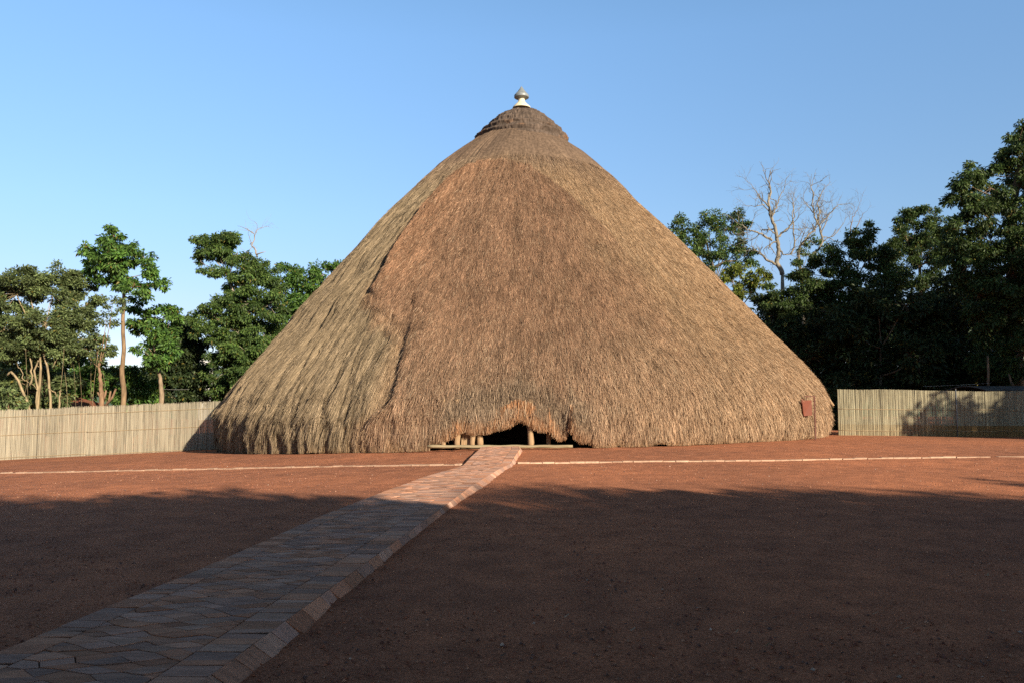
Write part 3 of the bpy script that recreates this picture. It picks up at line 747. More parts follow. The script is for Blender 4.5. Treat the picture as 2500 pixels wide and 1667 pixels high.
# ---------------------------------------------------------------- trees
def leaf_quads(pos, L, Wd, droop, spread, outv=None):
    n = len(pos)
    d = rng.normal(0, 1, (n, 3)) * spread
    if outv is not None: d += outv * 0.9
    d[:, 2] -= droop
    d /= np.linalg.norm(d, axis=1, keepdims=True) + 1e-9
    s = np.cross(d, rng.normal(0, 1, (n, 3)) + np.array([0, 0, 1.2])); s /= np.linalg.norm(s, axis=1, keepdims=True) + 1e-9
    l = (L * (0.6 + 0.8 * rng.random(n)))[:, None]; w = s * (l * Wd / L * 0.5)
    mid = pos + d * l * 0.45 + np.cross(d, s) * l * 0.08
    tip = pos + d * l; tip[:, 2] -= 0.12 * l[:, 0]
    return np.stack([pos, mid + w, tip, mid - w], 1).reshape(-1, 3)
def bez(a, b, bow, n=7):
    a = np.asarray(a, float); b = np.asarray(b, float); m = (a + b) / 2 + bow
    t = np.linspace(0, 1, n)[:, None]
    return (1 - t) ** 2 * a + 2 * t * (1 - t) * m + t * t * b
GREEN = dict(deep=((0.048, 0.083, 0.02), (0.075, 0.108, 0.027), (0.034, 0.062, 0.018)), mid=((0.065, 0.115, 0.025), (0.10, 0.15, 0.035), (0.045, 0.085, 0.024)), bright=((0.07, 0.145, 0.025), (0.105, 0.185, 0.035), (0.048, 0.105, 0.025)),
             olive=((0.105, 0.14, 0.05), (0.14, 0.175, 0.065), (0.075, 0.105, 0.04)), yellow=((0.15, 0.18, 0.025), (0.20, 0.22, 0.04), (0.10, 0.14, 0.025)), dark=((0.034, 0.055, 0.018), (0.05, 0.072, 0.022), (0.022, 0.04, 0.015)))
def tree(name, label, base, trunk, blobs, pal='mid', leaf=(0.24, 0.10), droop=0.5, cover=1.5, bark=(0.17, 0.12, 0.075), r0=0.16, twigs=True, group=None, cat='tree', extra=None, sub=0.42, vines=0):
    """base: (px, depth); trunk: list of (px,py[,dd]) or None; blobs: (px, py, rx px, ry px, depth shift m)"""
    px0, Y = base
    x0 = (px0 - CX) / F * Y * 1.0; z0 = float(zg(x0, Y))
    root = empty(name, (x0, Y, z0)); tag(root, label, cat, group)
    tb = MB()
    def W3(p, dd=0.0): return at(p[0], p[1], Y + dd)
    tp = [np.array((x0, Y, z0 - 0.2))] + [W3(p, p[2] if len(p) > 2 else 0) for p in trunk]
    m = len(tp)
    # resample with wobble
    dense = []
    for i in range(m - 1):
        for k in range(4): dense.append(tp[i] + (tp[i + 1] - tp[i]) * k / 4 + rng.normal(0, 0.10 * r0 * 3 * (0 if i == 0 and k == 0 else 1), 3) * 0.35)
    dense.append(tp[-1]); dn = len(dense)
    rad = [r0 * (1 - 0.62 * i / (dn - 1)) * (1.25 if i == 0 else 1) for i in range(dn)]
    tb.tube(dense, rad, 9)
    cents, rr, outs, tones = [], [], [], []
    for b in blobs:
        bx, by, rx, ry = b[:4]; dd = b[4] if len(b) > 4 else 0; cv = b[5] if len(b) > 5 else 1.0
        c = W3((bx, by), dd); R = np.array([rx, 0.5 * (rx + ry), ry]) * (Y + dd) / F
        # limb
        zi = [p for p in dense if p[2] < c[2] - 0.25 * R[2]] or [dense[0]]
        st = min(zi, key=lambda p: np.linalg.norm(p - c)); rl = max(0.02, min(r0 * 0.5, 0.03 * np.linalg.norm(R)))
        tb.tube(bez(st, c, np.array([rng.normal(0, .15), rng.normal(0, .15), -0.12 * np.linalg.norm(c - st)]) * 0.8), np.linspace(rl, rl * .4, 7), 6)
        Rm = R.mean(); ns = max(5, int(11 * cv * (Rm / 0.9) ** 1.7))
        dirs = rng.normal(0, 1, (ns, 3)); dirs /= np.linalg.norm(dirs, axis=1, keepdims=True)
        rf = 0.35 + 0.65 * rng.random(ns) ** 0.55
        rf *= 0.8 + 0.45 * rng.random(ns)
        sc = c + dirs * R * rf[:, None]
        if twigs:
            for q in sc[rng.random(ns) < 0.6]:
                tb.tube(bez(c, q, rng.normal(0, .12, 3) * Rm, 5), np.linspace(max(.012, rl * .35), .008, 5), 4, cap=False)
        nl = max(8, int(cover * cv * 4 * math.pi * Rm ** 2 / (0.5 * leaf[0] * leaf[1]) / ns))
        cr = sub * (0.7 + 0.6 * rng.random(ns)) * min(1.0, 0.45 + 0.45 * Rm)
        for j in range(ns):
            g = rng.normal(0, 1, (nl, 3)); g /= np.linalg.norm(g, axis=1, keepdims=True)
            g *= (rng.random(nl) ** 0.5)[:, None] * cr[j] * np.array([1.15, 1.15, 0.72])
            cents.append(sc[j] + g); outs.append(g / (cr[j] + 1e-6) + dirs[j] * 0.5)
            tones.append(np.full(nl, rng.normal(0, 0.16)))
    for k in range(vines):
        b = blobs[rng.integers(0, len(blobs))]; a = W3((b[0] + rng.uniform(-1, 1) * b[2], max(b[1] + 0.5 * b[3], 850)), rng.uniform(-1, 1)); g0 = np.array((a[0] + rng.normal(0, .4), a[1] + rng.normal(0, .3), z0))
        tb.tube(bez(a, g0, rng.normal(0, .4, 3), 8), rng.uniform(0.004, 0.009), 4, cap=False)
    if extra: extra(tb, W3)
    tb.c = [bark] * len(tb.f)
    tb.build('trunk', M_bark, root, smooth=True)
    if cents:
        pos = np.vstack(cents); V = leaf_quads(pos, leaf[0], leaf[1], droop, 0.75, np.vstack(outs)); n = len(pos)
        pc = np.array(GREEN[pal]); t = np.concatenate(tones)
        c = pc[rng.choice(3, n, p=[.45, .3, .25])] * np.exp(t + rng.normal(0, .16, n))[:, None]
        yl = rng.random(n) < 0.025; c[yl] = np.array((0.17, 0.14, 0.03))
        mesh_np('crown', V, np.arange(n * 4).reshape(n, 4), M_leaf, root, fcol=c)
    return root
def bare(tb, W3, main, r0, depth=4, spread=0.5):
    """a leafless limb drawn as a polyline, then forking into twigs"""
    P = [W3(p[:2], p[2] if len(p) > 2 else 0) for p in main]
    D = []
    for i in range(len(P) - 1):
        for k in range(4): D.append(P[i] + (P[i + 1] - P[i]) * k / 4 + rng.normal(0, 0.035, 3))
    D.append(P[-1]); n = len(D)
    r0 = r0 * 0.78; rad = np.linspace(r0, r0 * .3, n)
    tb.tube(D, rad, 7)
    def fork(p, d, L, r, lev):
        seg = [p]; q = p; dd = d
        for k in range(4):
            dd = dd + rng.normal(0, 0.28, 3) + np.array([0, 0, 0.10]); dd /= np.linalg.norm(dd); q = q + dd * L / 4; seg.append(q)
        tb.tube(seg, np.linspace(r, r * .5, 5), 4, cap=False)
        if lev > 0:
            for k in range(rng.integers(2, 4)):
                s = seg[rng.integers(2, 5)]; nd = dd + rng.normal(0, spread, 3); nd /= np.linalg.norm(nd); fork(s, nd, L * rng.uniform(.55, .8), r * .55, lev - 1)
    for i in range(n // 3, n, 2):
        d = D[i] - D[max(0, i - 1)]; d /= np.linalg.norm(d) + 1e-9
        nd = d * .6 + rng.normal(0, .6, 3); nd /= np.linalg.norm(nd); fork(D[i], nd, rng.uniform(0.7, 1.4), rad[i] * .5, depth - 2)
    d = D[-1] - D[-2]; d /= np.linalg.norm(d); 
    for _ in range(2): fork(D[-1], d + rng.normal(0, .25, 3), 1.0, rad[-1] * .8, depth - 2)

# --- left side, beyond the pale fence
def stems1(tb, W3):
    for pts, r in (([(88, 1000), (70, 962), (45, 930), (18, 915)], .11), ([(100, 1002), (92, 955), (88, 925), (96, 880)], .09), ([(128, 1000), (124, 950), (118, 915), (112, 880), (105, 860)], .10), ([(36, 1005), (36, 975), (26, 955)], .08), ([(140, 1000), (146, 970), (150, 955)], .07), ([(118, 945), (135, 962), (140, 968)], .05), ([(70, 940), (78, 905), (72, 860)], .07), ([(130, 900), (140, 870), (152, 852)], .05), ([(92, 952), (72, 935), (45, 925)], .03), ([(95, 945), (98, 910), (90, 890)], .04), ([(60, 930), (48, 900), (40, 885)], .035)):
        P = [W3(p, rng.normal(0, .15)) for p in pts]; P[0][2] -= 1.2 if pts[0][1] > 980 else 0
        tb.tube(bez(P[0], P[-1], (P[len(P) // 2] - (P[0] + P[-1]) / 2) * 2, 9) + rng.normal(0, .03, (9, 3)), np.linspace(r * .72, r * .45, 9), 8)
tree('tree', 'wide grey green tree on many pale stems above the left end of the pale fence', (90, 43), [(95, 960), (100, 900), (95, 820)],
     [(40, 720, 70, 55, 0), (130, 715, 65, 45, 0.5), (25, 800, 75, 50, 0), (110, 790, 70, 50, -.5), (185, 770, 55, 50, 0), (50, 850, 60, 40, 0), (150, 850, 55, 38, 0), (190, 830, 40, 30, 0), (195, 690, 38, 32, 1), (-60, 780, 70, 80, 0), (65, 680, 45, 28, 0), (215, 740, 30, 26, 1), (143, 655, 14, 16, 0, .6)],
     'olive', (0.15, 0.075), 0.25, 2.1, (0.25, 0.19, 0.11), 0.10, extra=stems1, sub=.38, vines=12)
tree('tree', 'tall slim tree with bare straight trunk and broad leafy green top', (301, 44), [(302, 960), (298, 900), (303, 850), (300, 780), (302, 700), (285, 620), (275, 570)],
     [(275, 590, 26, 24, 0), (242, 622, 36, 24, 0), (305, 640, 42, 30, .4), (352, 630, 22, 18, 0), (372, 662, 30, 22, 0), (388, 692, 20, 18, 0), (330, 695, 45, 20, -.3), (262, 672, 38, 18, 0), (222, 608, 20, 13, 0), (232, 655, 24, 14, 0), (355, 715, 18, 10, 0), (270, 560, 14, 14, 0), (300, 595, 25, 20, 0), (295, 640, 45, 30, -.7), (285, 690, 30, 16, 0, .8), (268, 630, 36, 26, -.8), (278, 600, 24, 22, -.7)],
     'bright', (0.23, 0.095), 0.8, 1.7, (0.19, 0.125, 0.072), 0.15, sub=.36)
tree('tree', 'sparse tree with pruned forked trunk and thin yellowish leaves', (250, 42), [(249, 975), (246, 940), (244, 915), (241, 897)],
     [(262, 770, 26, 24, .8, .7), (235, 830, 30, 26, .5, .8), (262, 850, 26, 20, .5, .8), (275, 740, 30, 18, .8, .7), (240, 870, 30, 16, .6, .7), (210, 850, 20, 16, .6, .6)],
     'olive', (0.17, 0.075), 0.5, 1.0, (0.19, 0.115, 0.068), 0.15,
     extra=lambda tb, W3: [tb.tube([W3(a_), W3(b_), W3(c_)], [.07, .06, .045], 7) for a_, b_, c_ in (((250, 978), (243, 965), (238, 957)), ((252, 975), (257, 962), (259, 952)), ((257, 990), (266, 978), (270, 954)), ((262, 985), (275, 968), (283, 948)))], sub=.35)
tree('tree', 'small tree with pale leaning stump trunk and broad flat tufts of green', (398, 46), [(394, 960), (392, 930), (388, 905), (388, 880)],
     [(400, 770, 34, 26, 0), (355, 780, 34, 26, 0), (420, 765, 20, 22, 0), (340, 745, 22, 20, 0), (370, 815, 34, 20, 0), (405, 830, 24, 20, 0), (330, 800, 24, 18, 0), (345, 850, 26, 14, 0, .7), (395, 860, 34, 22, .5), (420, 800, 26, 26, .5), (375, 885, 26, 14, .8), (388, 880, 30, 20, -.7), (410, 850, 28, 20, -.6)],
     'bright', (0.23, 0.095), 0.7, 1.7, (0.21, 0.155, 0.10), 0.16, sub=.40)
for lab, px, Y, bl, pal in (('bright green bush behind the fence between the rusty roof and the straight trunk', 205, 51, [(180, 930, 32, 30), (220, 920, 38, 32), (195, 960, 40, 25), (250, 945, 30, 40)], 'bright'),
                            ('leafy green bush behind the fence right of the straight trunk', 335, 50, [(330, 945, 36, 36), (365, 960, 34, 28), (325, 910, 28, 26), (350, 985, 50, 16), (310, 970, 30, 30)], 'bright'),
                            ('low bush with round yellowish leaves at the far left end of the fence', 20, 41, [(15, 970, 28, 26), (30, 985, 24, 20)], 'olive'),
                            ('dark bush in the narrow gap between the hut and the greenish fence', 2035, 47, [(2030, 1000, 24, 30), (2040, 1040, 24, 34), (2050, 970, 30, 26), (2025, 960, 20, 20)], 'dark'),
                            ('wispy undergrowth bush among the pale stems above the fence', 110, 45, [(60, 960, 40, 26), (120, 930, 34, 36), (160, 930, 30, 34), (90, 900, 30, 26), (30, 920, 30, 30), (150, 970, 30, 20), (45, 975, 36, 20), (100, 980, 34, 18), (15, 945, 24, 24)], 'olive')):
    tree('bush', lab, (px, Y), [(px, 985), (px, 955)], bl, pal, (0.22, 0.11), 0.4, 1.4, (0.15, 0.1, 0.06), 0.06, cat='bush')
tree('tree', 'dark rounded tree behind the flat tufted tree, in the shadow of the hut', (440, 56), [(440, 940), (440, 860)],
     [(430, 810, 40, 40, 0), (400, 850, 40, 40, 0), (455, 860, 45, 45, 0), (420, 910, 55, 45, 0), (480, 925, 45, 45, 0), (385, 920, 40, 50, 0), (460, 785, 25, 20, 0), (530, 955, 50, 36, 2), (430, 970, 80, 30, 0), (440, 830, 60, 50, .5), (410, 880, 60, 60, .5), (470, 895, 26, 40, .5), (505, 928, 24, 22, 0), (478, 860, 18, 26, 0)],
     'dark', (0.26, 0.12), 0.4, 1.5, r0=.2)
def deadtop(tb, W3):
    bare(tb, W3, [(628, 628), (622, 608), (615, 600), (622, 585), (622, 572), (628, 562)], 0.075, 3, .6)
    tb.tube([W3((626, 622)), W3((640, 617)), (W3((649, 615)))], [.05, .035, .01], 5)
    tb.tube([W3((621, 572)), W3((605, 562)), W3((592, 555)), W3((580, 552))], [.03, .02, .015, .008], 4)
tree('tree', 'tall ragged tree with a lopsided top and a dead twisted branch left of the hut', (590, 54), [(585, 900), (575, 780), (572, 730), (560, 670)],
     [(498, 600, 30, 30, 0), (525, 590, 30, 26, 0), (560, 605, 34, 30, 0), (580, 620, 26, 30, 0), (490, 640, 18, 26, 0, .8), (520, 630, 28, 18, 0), (512, 660, 14, 14, 0, .7),
      (560, 680, 34, 36, 0), (610, 670, 38, 40, 0), (650, 680, 34, 38, 0), (555, 735, 36, 40, -.5), (610, 740, 46, 45, 0), (660, 745, 40, 50, 0), (520, 770, 38, 32, -.5), (540, 810, 44, 34, 0), (600, 815, 50, 40, 0), (500, 810, 36, 24, 0), (480, 780, 26, 22, 0), (530, 860, 30, 30, 0, .9), (640, 840, 60, 60, 1), (570, 900, 55, 55, 1), (580, 960, 60, 45, 1), (620, 880, 60, 60, 1), (550, 930, 24, 50, .5), (580, 850, 50, 40, 0), (530, 605, 34, 22, 0), (590, 770, 60, 40, 0), (583, 905, 34, 40, -1.2), (600, 860, 40, 34, -.8), (628, 648, 26, 22, 0), (605, 640, 24, 20, 0)],
     'mid', (0.19, 0.08), 0.75, 1.75, (0.25, 0.21, 0.16), 0.22, extra=deadtop)
tree('tree', 'full green tree half hidden by the left slope of the roof', (730, 60), [(730, 900), (735, 800)],
     [(705, 680, 36, 34, 0), (750, 690, 40, 40, 0), (790, 670, 40, 28, 0), (825, 655, 28, 18, 0), (690, 730, 40, 40, 0), (740, 750, 50, 50, 0), (690, 800, 60, 60, 0), (640, 880, 70, 70, 0), (780, 730, 60, 50, 0)],
     'bright', (0.26, 0.11), 0.5, 1.4, r0=.25)

for lab, px, Y, bl in (('dark leafy tree in the background behind the many stemmed tree', 60, 52, [(-40, 850, 70, 60), (40, 860, 70, 60), (110, 860, 60, 50), (0, 940, 80, 60), (80, 950, 80, 55), (150, 930, 60, 60)]),
                       ('dark leafy tree in the background behind the pruned forked trunk', 220, 54, [(180, 890, 50, 40), (240, 900, 45, 40), (220, 960, 70, 45), (290, 930, 40, 40), (150, 960, 60, 50)])):
    tree('tree', lab, (px, Y), [(px, 960), (px, 880)], bl, 'mid', (0.28, 0.12), 0.4, 1.4, r0=.15)
# --- right side, beyond the hut
def limbsR1(tb, W3):
    for pts in ([(1745, 690), (1740, 650), (1730, 615), (1722, 580)], [(1742, 655), (1770, 640), (1800, 636)], [(1738, 640), (1715, 610), (1700, 590)]):
        tb.tube([W3(p) for p in pts], np.linspace(.14, .06, len(pts)), 6)
tree('tree', 'airy tree with visible dark limbs just beyond the right slope of the roof', (1746, 62), [(1748, 760), (1746, 690)],
     [(1665, 555, 28, 24, 0), (1690, 575, 30, 30, 0), (1730, 545, 34, 28, 0), (1790, 535, 26, 26, 0), (1770, 560, 30, 24, 0), (1810, 545, 18, 24, 0), (1715, 600, 34, 24, 0), (1760, 605, 34, 30, 0), (1800, 600, 28, 24, 0), (1825, 620, 24, 18, 0), (1790, 640, 26, 16, 0), (1740, 640, 24, 16, 0), (1700, 620, 22, 18, 0), (1840, 640, 20, 14, 0)],
     'mid', (0.22, 0.09), 0.4, 1.05, (0.13, 0.11, 0.08), 0.28, extra=limbsR1)
tree('bush', 'yellow green sunlit bush peeping over the lower right slope of the roof', (1800, 54), [(1800, 850), (1800, 760)],
     [(1790, 690, 26, 30, 0), (1810, 650, 18, 16, 0), (1815, 710, 28, 28, 0), (1800, 740, 26, 22, 0), (1850, 680, 22, 20, 0), (1870, 665, 22, 16, 0)],
     'yellow', (0.24, 0.09), 0.5, 1.4, r0=.08, cat='bush')
def deadA(tb, W3):
    for m_, r in (([(1910, 672), (1896, 640), (1902, 610), (1898, 585), (1890, 550), (1880, 525), (1876, 500), (1880, 470), (1878, 448)], .24), ([(1896, 645), (1870, 635), (1850, 615), (1838, 605)], .14), ([(1885, 590), (1860, 572), (1840, 565), (1825, 560), (1810, 550)], .12), ([(1898, 580), (1910, 570), (1930, 552), (1940, 530), (1935, 500)], .12), ([(1878, 505), (1862, 490), (1850, 475), (1840, 462)], .09), ([(1884, 530), (1895, 510), (1900, 485), (1915, 460)], .09), ([(1866, 500), (1845, 505), (1822, 503)], .05), ([(1903, 612), (1915, 622), (1930, 622)], .10)):
        bare(tb, W3, m_, r, 4)
tree('bare_tree', 'leafless grey tree with a twisted trunk, the nearer to the hut of two', (1912, 60), [(1912, 760), (1910, 672)], [], bark=(0.20, 0.172, 0.13), r0=.3, extra=deadA, cat='tree')
def deadB(tb, W3):
    for m_, r in (([(1952, 660), (1950, 620), (1952, 605), (1962, 590), (1975, 575), (1990, 560), (1998, 545)], .17), ([(1975, 640), (1982, 625), (1998, 610), (2010, 590), (2000, 555), (1990, 530), (1982, 500), (1985, 470), (1980, 455)], .15), ([(1930, 622), (1940, 600), (1936, 560), (1935, 520), (1938, 495)], .10), ([(1998, 548), (2000, 520), (1997, 490), (2010, 465)], .11), ([(2000, 552), (2020, 530), (2035, 510), (2050, 500)], .08), ([(2005, 570), (2018, 540), (2018, 525)], .07), ([(2030, 580), (2050, 560), (2062, 540)], .05), ([(1985, 520), (1970, 500), (1962, 490)], .06)):
        bare(tb, W3, m_, r, 4)
tree('bare_tree', 'leafless grey tree with spreading twigs, the farther from the hut of two', (1962, 63), [(1962, 760), (1955, 665)], [(1975, 590, 18, 14, 0, .5), (2005, 600, 16, 14, 0, .5), (1965, 620, 16, 12, 0, .5)], bark=(0.20, 0.172, 0.13), r0=.22, extra=deadB, cat='tree')
def twigR4(tb, W3):
    bare(tb, W3, [(2075, 580), (2078, 545), (2088, 520), (2096, 505)], .05, 3)
    bare(tb, W3, [(2090, 560), (2100, 535), (2110, 520)], .04, 3)
tree('tree', 'broad round topped tree right of the bare trees with dry twigs on its top', (2090, 53), [(2090, 850), (2090, 680)],
     [(2010, 640, 36, 34, 0), (2060, 620, 40, 40, 0), (2110, 570, 36, 26, 0), (2120, 620, 44, 40, 0), (2160, 640, 36, 36, 0), (2000, 690, 44, 40, 0), (2060, 690, 50, 44, -.5), (2130, 700, 50, 44, 0), (1945, 660, 30, 26, 0), (1955, 710, 40, 40, 0), (2090, 740, 60, 40, 0), (2180, 700, 40, 36, 0), (1925, 740, 40, 40, 0), (1880, 720, 34, 34, 0)],
     'deep', (0.20, 0.08), 0.55, 1.6, r0=.28, extra=twigR4)
tree('tree', 'upright tree with a thin feathery top beside the giant at the edge', (2250, 57), [(2250, 850), (2245, 650)],
     [(2200, 535, 30, 26, 0), (2225, 520, 26, 24, 0), (2265, 530, 30, 26, 0), (2210, 580, 36, 30, 0), (2260, 580, 36, 34, 0), (2300, 560, 26, 26, 0), (2220, 630, 36, 34, 0, .8), (2270, 640, 36, 34, 0, .8), (2300, 620, 26, 40, 0), (2190, 670, 30, 30, 0), (2250, 690, 50, 40, 0), (2310, 600, 36, 50, 0), (2185, 610, 30, 30, 0), (2240, 600, 40, 40, .5)],
     'deep', (0.20, 0.08), 0.5, 1.35, r0=.25)
def poleR6(tb, W3):
    tb.tube([W3((2412, 960), -3), W3((2413, 905), -3), W3((2411, 868), -3)], [.07, .06, .05], 7)
    tb.tube([W3((2478, 950), -3), W3((2468, 930), -3), W3((2463, 912), -3)], [.07, .06, .04], 7)
tree('tree', 'giant dark tree filling the right edge of the picture', (2480, 46), [(2480, 900), (2470, 700), (2470, 520), (2490, 400)],
     [(2490, 335, 34, 34, 0), (2470, 385, 40, 36, 0), (2430, 400, 30, 28, 0), (2390, 420, 30, 28, 0), (2360, 450, 38, 32, -.5), (2420, 460, 50, 44, 0), (2480, 450, 50, 50, 0), (2345, 490, 34, 34, 0), (2400, 520, 50, 40, -.5), (2460, 530, 60, 50, 0), (2350, 560, 40, 44, 0), (2420, 590, 60, 50, 0), (2500, 610, 60, 60, -1), (2370, 640, 55, 50, 0), (2450, 680, 60, 55, -1), (2520, 700, 60, 60, -1), (2330, 610, 40, 40, 1), (2390, 720, 60, 50, 0), (2480, 770, 60, 50, -1), (2560, 450, 70, 120, 0), (2570, 650, 80, 120, 0), (2540, 330, 50, 50, 0), (2420, 790, 60, 50, 0), (2500, 860, 70, 60, -1), (2430, 880, 60, 50, 0)],
     'deep', (0.22, 0.085), 0.8, 1.5, (0.16, 0.11, 0.07), 0.42, extra=poleR6)
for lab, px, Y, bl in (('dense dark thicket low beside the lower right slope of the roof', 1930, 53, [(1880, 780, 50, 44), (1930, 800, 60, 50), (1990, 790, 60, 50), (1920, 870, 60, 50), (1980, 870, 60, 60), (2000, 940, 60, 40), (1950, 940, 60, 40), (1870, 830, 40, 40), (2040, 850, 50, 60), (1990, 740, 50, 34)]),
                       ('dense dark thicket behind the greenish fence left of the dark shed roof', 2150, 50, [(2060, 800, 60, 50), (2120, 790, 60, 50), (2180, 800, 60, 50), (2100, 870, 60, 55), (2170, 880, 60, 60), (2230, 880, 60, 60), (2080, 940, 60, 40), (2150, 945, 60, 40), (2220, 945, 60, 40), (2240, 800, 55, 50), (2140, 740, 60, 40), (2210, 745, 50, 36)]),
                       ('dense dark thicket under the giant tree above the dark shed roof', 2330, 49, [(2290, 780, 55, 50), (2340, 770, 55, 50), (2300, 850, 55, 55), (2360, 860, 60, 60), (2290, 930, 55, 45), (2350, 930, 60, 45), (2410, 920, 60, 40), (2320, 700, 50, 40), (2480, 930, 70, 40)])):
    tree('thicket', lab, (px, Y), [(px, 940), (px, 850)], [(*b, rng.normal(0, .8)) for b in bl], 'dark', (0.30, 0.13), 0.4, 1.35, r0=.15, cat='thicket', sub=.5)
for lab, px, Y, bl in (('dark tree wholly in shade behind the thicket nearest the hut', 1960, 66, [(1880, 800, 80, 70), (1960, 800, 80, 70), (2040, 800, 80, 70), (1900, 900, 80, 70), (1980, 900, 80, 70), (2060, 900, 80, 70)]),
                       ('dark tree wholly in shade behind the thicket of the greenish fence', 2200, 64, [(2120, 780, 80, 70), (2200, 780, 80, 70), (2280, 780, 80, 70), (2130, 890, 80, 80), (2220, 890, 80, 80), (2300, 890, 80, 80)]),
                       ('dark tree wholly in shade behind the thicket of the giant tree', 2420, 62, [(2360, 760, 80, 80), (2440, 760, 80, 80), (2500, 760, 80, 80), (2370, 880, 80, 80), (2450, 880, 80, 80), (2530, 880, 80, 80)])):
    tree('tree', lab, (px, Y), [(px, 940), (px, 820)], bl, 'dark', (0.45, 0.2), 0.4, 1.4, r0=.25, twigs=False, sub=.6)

# --- trees behind and beside the viewer: they throw the shadow that lies over the foreground
def shade_tree(x, y, h, r, trunk=0.3, low=0.35):
    z0 = float(zg(x, y)); root = empty('tree', (x, y, z0))
    tag(root, 'tall leafy tree standing outside the view and shading the yard', 'tree', 'trees around the near side of the yard')
    tb = MB(); tp = [np.array((x + rng.normal(0, .15) * k, y + rng.normal(0, .15) * k, z0 - .2 + h * .75 * k / 5)) for k in range(6)]
    tb.tube(tp, np.linspace(trunk, trunk * .4, 6), 8)
    cents, outs = [], []
    nb = int(10 + r * 5)
    for k in range(nb):
        d = rng.normal(0, 1, 3); d /= np.linalg.norm(d); f = rng.random() ** .5
        c = np.array((x, y, z0 + h * (low + 1) / 2)) + d * np.array([r, r, h * (1 - low) / 2]) * f * .85
        tb.tube(bez(tp[rng.integers(2, 5)], c, np.array([0, 0, -.4]), 5), np.linspace(.12, .04, 5), 5)
        R = rng.uniform(.22, .36) * r; n = int(1.0 * 4 * math.pi * R * R / (.5 * .5 * .22))
        g = rng.normal(0, 1, (n, 3)); g /= np.linalg.norm(g, axis=1, keepdims=True); g *= (rng.random(n) ** .45)[:, None] * R
        cents.append(c + g); outs.append(g / R)
    tb.c = [(0.17, .12, .075)] * len(tb.f); tb.build('trunk', M_bark, root, smooth=True)
    pos = np.vstack(cents); ov = np.vstack(outs)
    if abs(x) < 12 and y > -5: k = pos[:, 1] < -0.6; pos, ov = pos[k], ov[k]      # the crown ends behind the spot where one stands
    V = leaf_quads(pos, .5, .22, .4, .75, ov); n = len(pos)
    c = np.array(GREEN['mid'])[rng.choice(3, n)] * np.exp(rng.normal(0, .2, n))[:, None]
    mesh_np('crown', V, np.arange(n * 4).reshape(n, 4), M_leaf, root, fcol=c)
SHADE = [(-7, -2.4, 6.6, 3.3), (0, -2.8, 7.2, 3.4), (7, -2.4, 7.0, 3.3), (14, -1.5, 6.2, 3.3), (21, -1, 6.0, 3.2), (28, -1, 5.8, 3.2),
         (-8, -7, 9.0, 4.4), (0, -7, 9.3, 4.4), (8, -7, 9.6, 4.4), (16, -7, 9.3, 4.4), (24, -6.5, 8.7, 4.4), (32, -6, 8.0, 4.4),
         (-11, -14, 12.5, 5), (-2, -14, 12.8, 5), (7, -14, 12.8, 5), (16, -14, 12.7, 5), (25, -14, 12.2, 5), (34, -14, 11.4, 5),
         (-8, -23, 16, 6.5), (4, -23, 15.8, 6.5), (16, -23, 16.9, 6.5), (28, -23, 16.6, 6.5), (40, -22, 15.4, 6.5), (-18, -9, 8.5, 4.4), (-15, -1, 5.8, 3.4),
         (33.5, 21.5, 10.8, 2.1), (38, 22, 12, 4), (31.5, 33.5, 17, 4.4), (38, 34, 16, 5), (45, 37, 20, 5.5), (37, 27, 13, 4), (46, 27, 17, 5.5), (48, 15, 14, 5.5), (36, 5, 9.5, 4), (26, -6.5, 10.9, 1.5), (33, -5.5, 10.4, 1.7), (20, -7, 9.6, 1.4)]
for a_ in SHADE: shade_tree(*a_)

# ---------------------------------------------------------------- small buildings and far things
def gable(name, label, px0, px1, pyr, pye, Y, mat, cat, ridge=None, depth=4, wallmat=M_dark):
    a = at(px0, pye, Y); b = at(px1, pye, Y); r = at(ridge if ridge else (px0 + px1) / 2, pyr, Y + depth / 2)
    g = float(zg(a[0], Y)); root = empty(name, ((a[0] + b[0]) / 2, Y + depth / 2, g)); tag(root, label, cat)
    mb = MB(); e = a[2]
    c = [(a[0], Y, e), (b[0], Y, e), (b[0], Y + depth, e), (a[0], Y + depth, e)]
    h0 = (r[0] - .35, Y + depth / 2, r[2]); h1 = (r[0] + .35, Y + depth / 2, r[2])
    mb.poly([c[0], c[1], h1, h0]); mb.poly([c[1], c[2], h1]); mb.poly([c[2], c[3], h0, h1]); mb.poly([c[3], c[0], h0])
    o = mb.build('roof', mat, root); md = o.modifiers.new('s', 'SOLIDIFY'); md.thickness = .05
    mb = MB(); mb.box((a[0] + .3, Y + .3, g - .2), (b[0] - .3, Y + depth - .3, e - .02)); mb.build('wall', wallmat, root)
    return root
M_mud = m_col('mud_wall', (0.2, 0.1, 0.06), (0.28, 0.15, 0.09), 3, .9, .3)
gable('outbuilding', 'low outbuilding with a rusty hipped roof behind the pale fence', 92, 236, 964, 1001, 48, M_roof, 'outbuilding', 158, 3.5, M_mud)
gable('outbuilding', 'outbuilding with a grey sheet roof just showing by the straight trunk', 270, 345, 982, 1000, 53, M_sheet, 'outbuilding', 308, 3, M_mud)
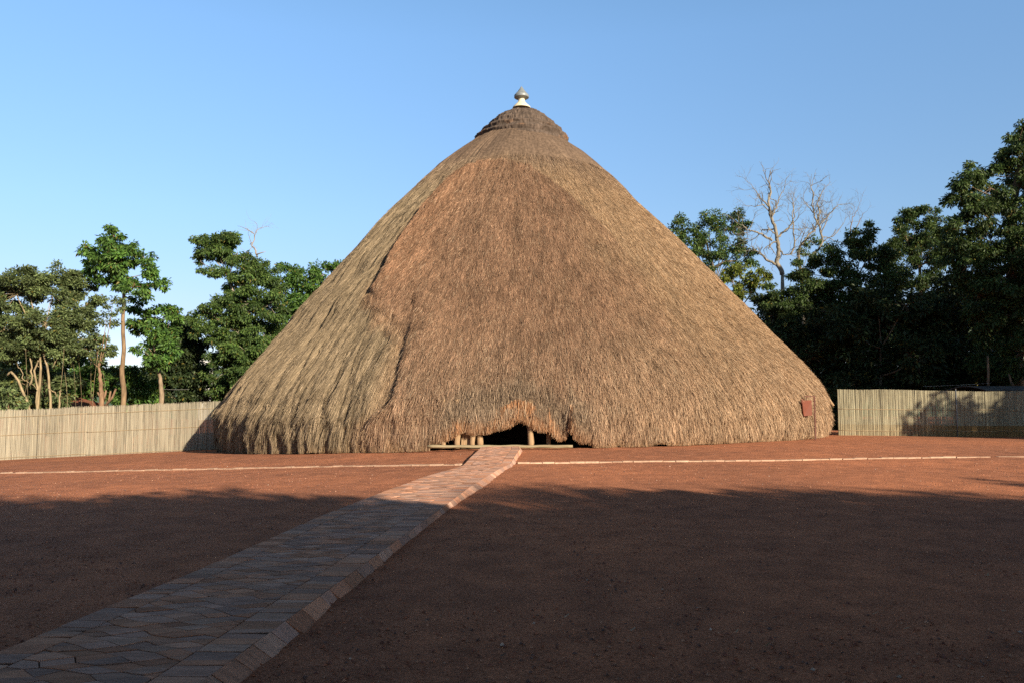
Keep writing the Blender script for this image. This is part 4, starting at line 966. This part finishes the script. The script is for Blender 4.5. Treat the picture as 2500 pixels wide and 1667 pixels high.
def shed():
    Y = 41.5; a = at(2395, 944, Y); b = at(2700, 944, Y); g = float(zg(a[0], Y)); root = empty('shed', ((a[0] + b[0]) / 2, Y, g)); tag(root, 'low shed with a dark rounded sheet roof behind the greenish fence', 'shed')
    mb = MB(); n = 14
    top = at(2480, 945, Y)[2]; e = at(2480, 955, Y)[2]
    for k in range(n):
        t0, t1 = k / n, (k + 1) / n; f = lambda t: (Y - .5 + 4 * t, e + (top + .1 - e) * math.sin(math.pi * (0.08 + .84 * t)))
        (y0, z0), (y1, z1) = f(t0), f(t1); mb.poly([(a[0], y0, z0), (b[0], y0, z0), (b[0], y1, z1), (a[0], y1, z1)])
    o = mb.build('roof', M_darkroof, root); md = o.modifiers.new('s', 'SOLIDIFY'); md.thickness = .04
    mb = MB(); mb.box((a[0] + .2, Y, g - .2), (b[0] - .2, Y + 3, e)); mb.build('wall', M_mud, root)
shed()
for lab, A, B in (('thin pale wire stretched from the leaning stump behind the pale fence', (396, 948.5, 46), (462, 949.5, 49)), ('thin wire sagging towards the shed roof behind the greenish fence', (2255, 942, 42), (2420, 934, 42.5))):
    p, q = at(*A), at(*B); mb = MB(); mb.tube(bez(p, q, np.array([0, 0, -.06]), 10), .006, 5); tag(mb.build('wire', M_wire), lab, 'wire')

# far hills and the tower block on them
hx = np.linspace(-1600, 1600, 200)
rows = []
for k, yy in enumerate(np.linspace(700, 1500, 30)):
    h = 62 * np.sin(np.pi * k / 29) ** 1.2 * (0.7 + 0.5 * fb(hx / 420, hx * 0 + yy / 500, 70)) + 4 * (fb(hx / 30, hx * 0 + yy / 30, 71) - .5) - 22
    rows.append(np.stack([hx, hx * 0 + yy, h], -1))
Hh = np.stack(rows); I = np.arange(30 * 200).reshape(30, 200)
tag(mesh_np('hills', Hh.reshape(-1, 3), np.stack([I[:-1, :-1], I[:-1, 1:], I[1:, 1:], I[1:, :-1]], -1).reshape(-1, 4), M_hill, smooth=True), kind='structure')
def tower():
    Y = 690; a = at(487, 892, Y); b = at(512, 868, Y); h = b[2]; z0 = -25
    root = empty('tower_block', ((a[0] + b[0]) / 2, Y, z0)); tag(root, 'distant white tower block showing through a gap in the left trees', 'building')
    xm = a[0] + (b[0] - a[0]) * .48
    mb = MB(); mb.box((a[0], Y, z0), (xm, Y + 9, h)); mb.build('wall', M_white, root)
    mb = MB(); mb.box((xm + .02, Y + 1.2, z0), (b[0], Y + 9, h - .8)); mb.build('wall', M_white, root)
    for i in range(8):
        for j in range(4):
            x = xm + .35 + j * (b[0] - xm - .3) / 4; z = h - 2.3 - i * 2.6
            mb = MB(); mb.box((x, Y + 1.12, z), (x + .62, Y + 1.3, z + 1.5)); mb.build('window', M_glass, root)
tower()
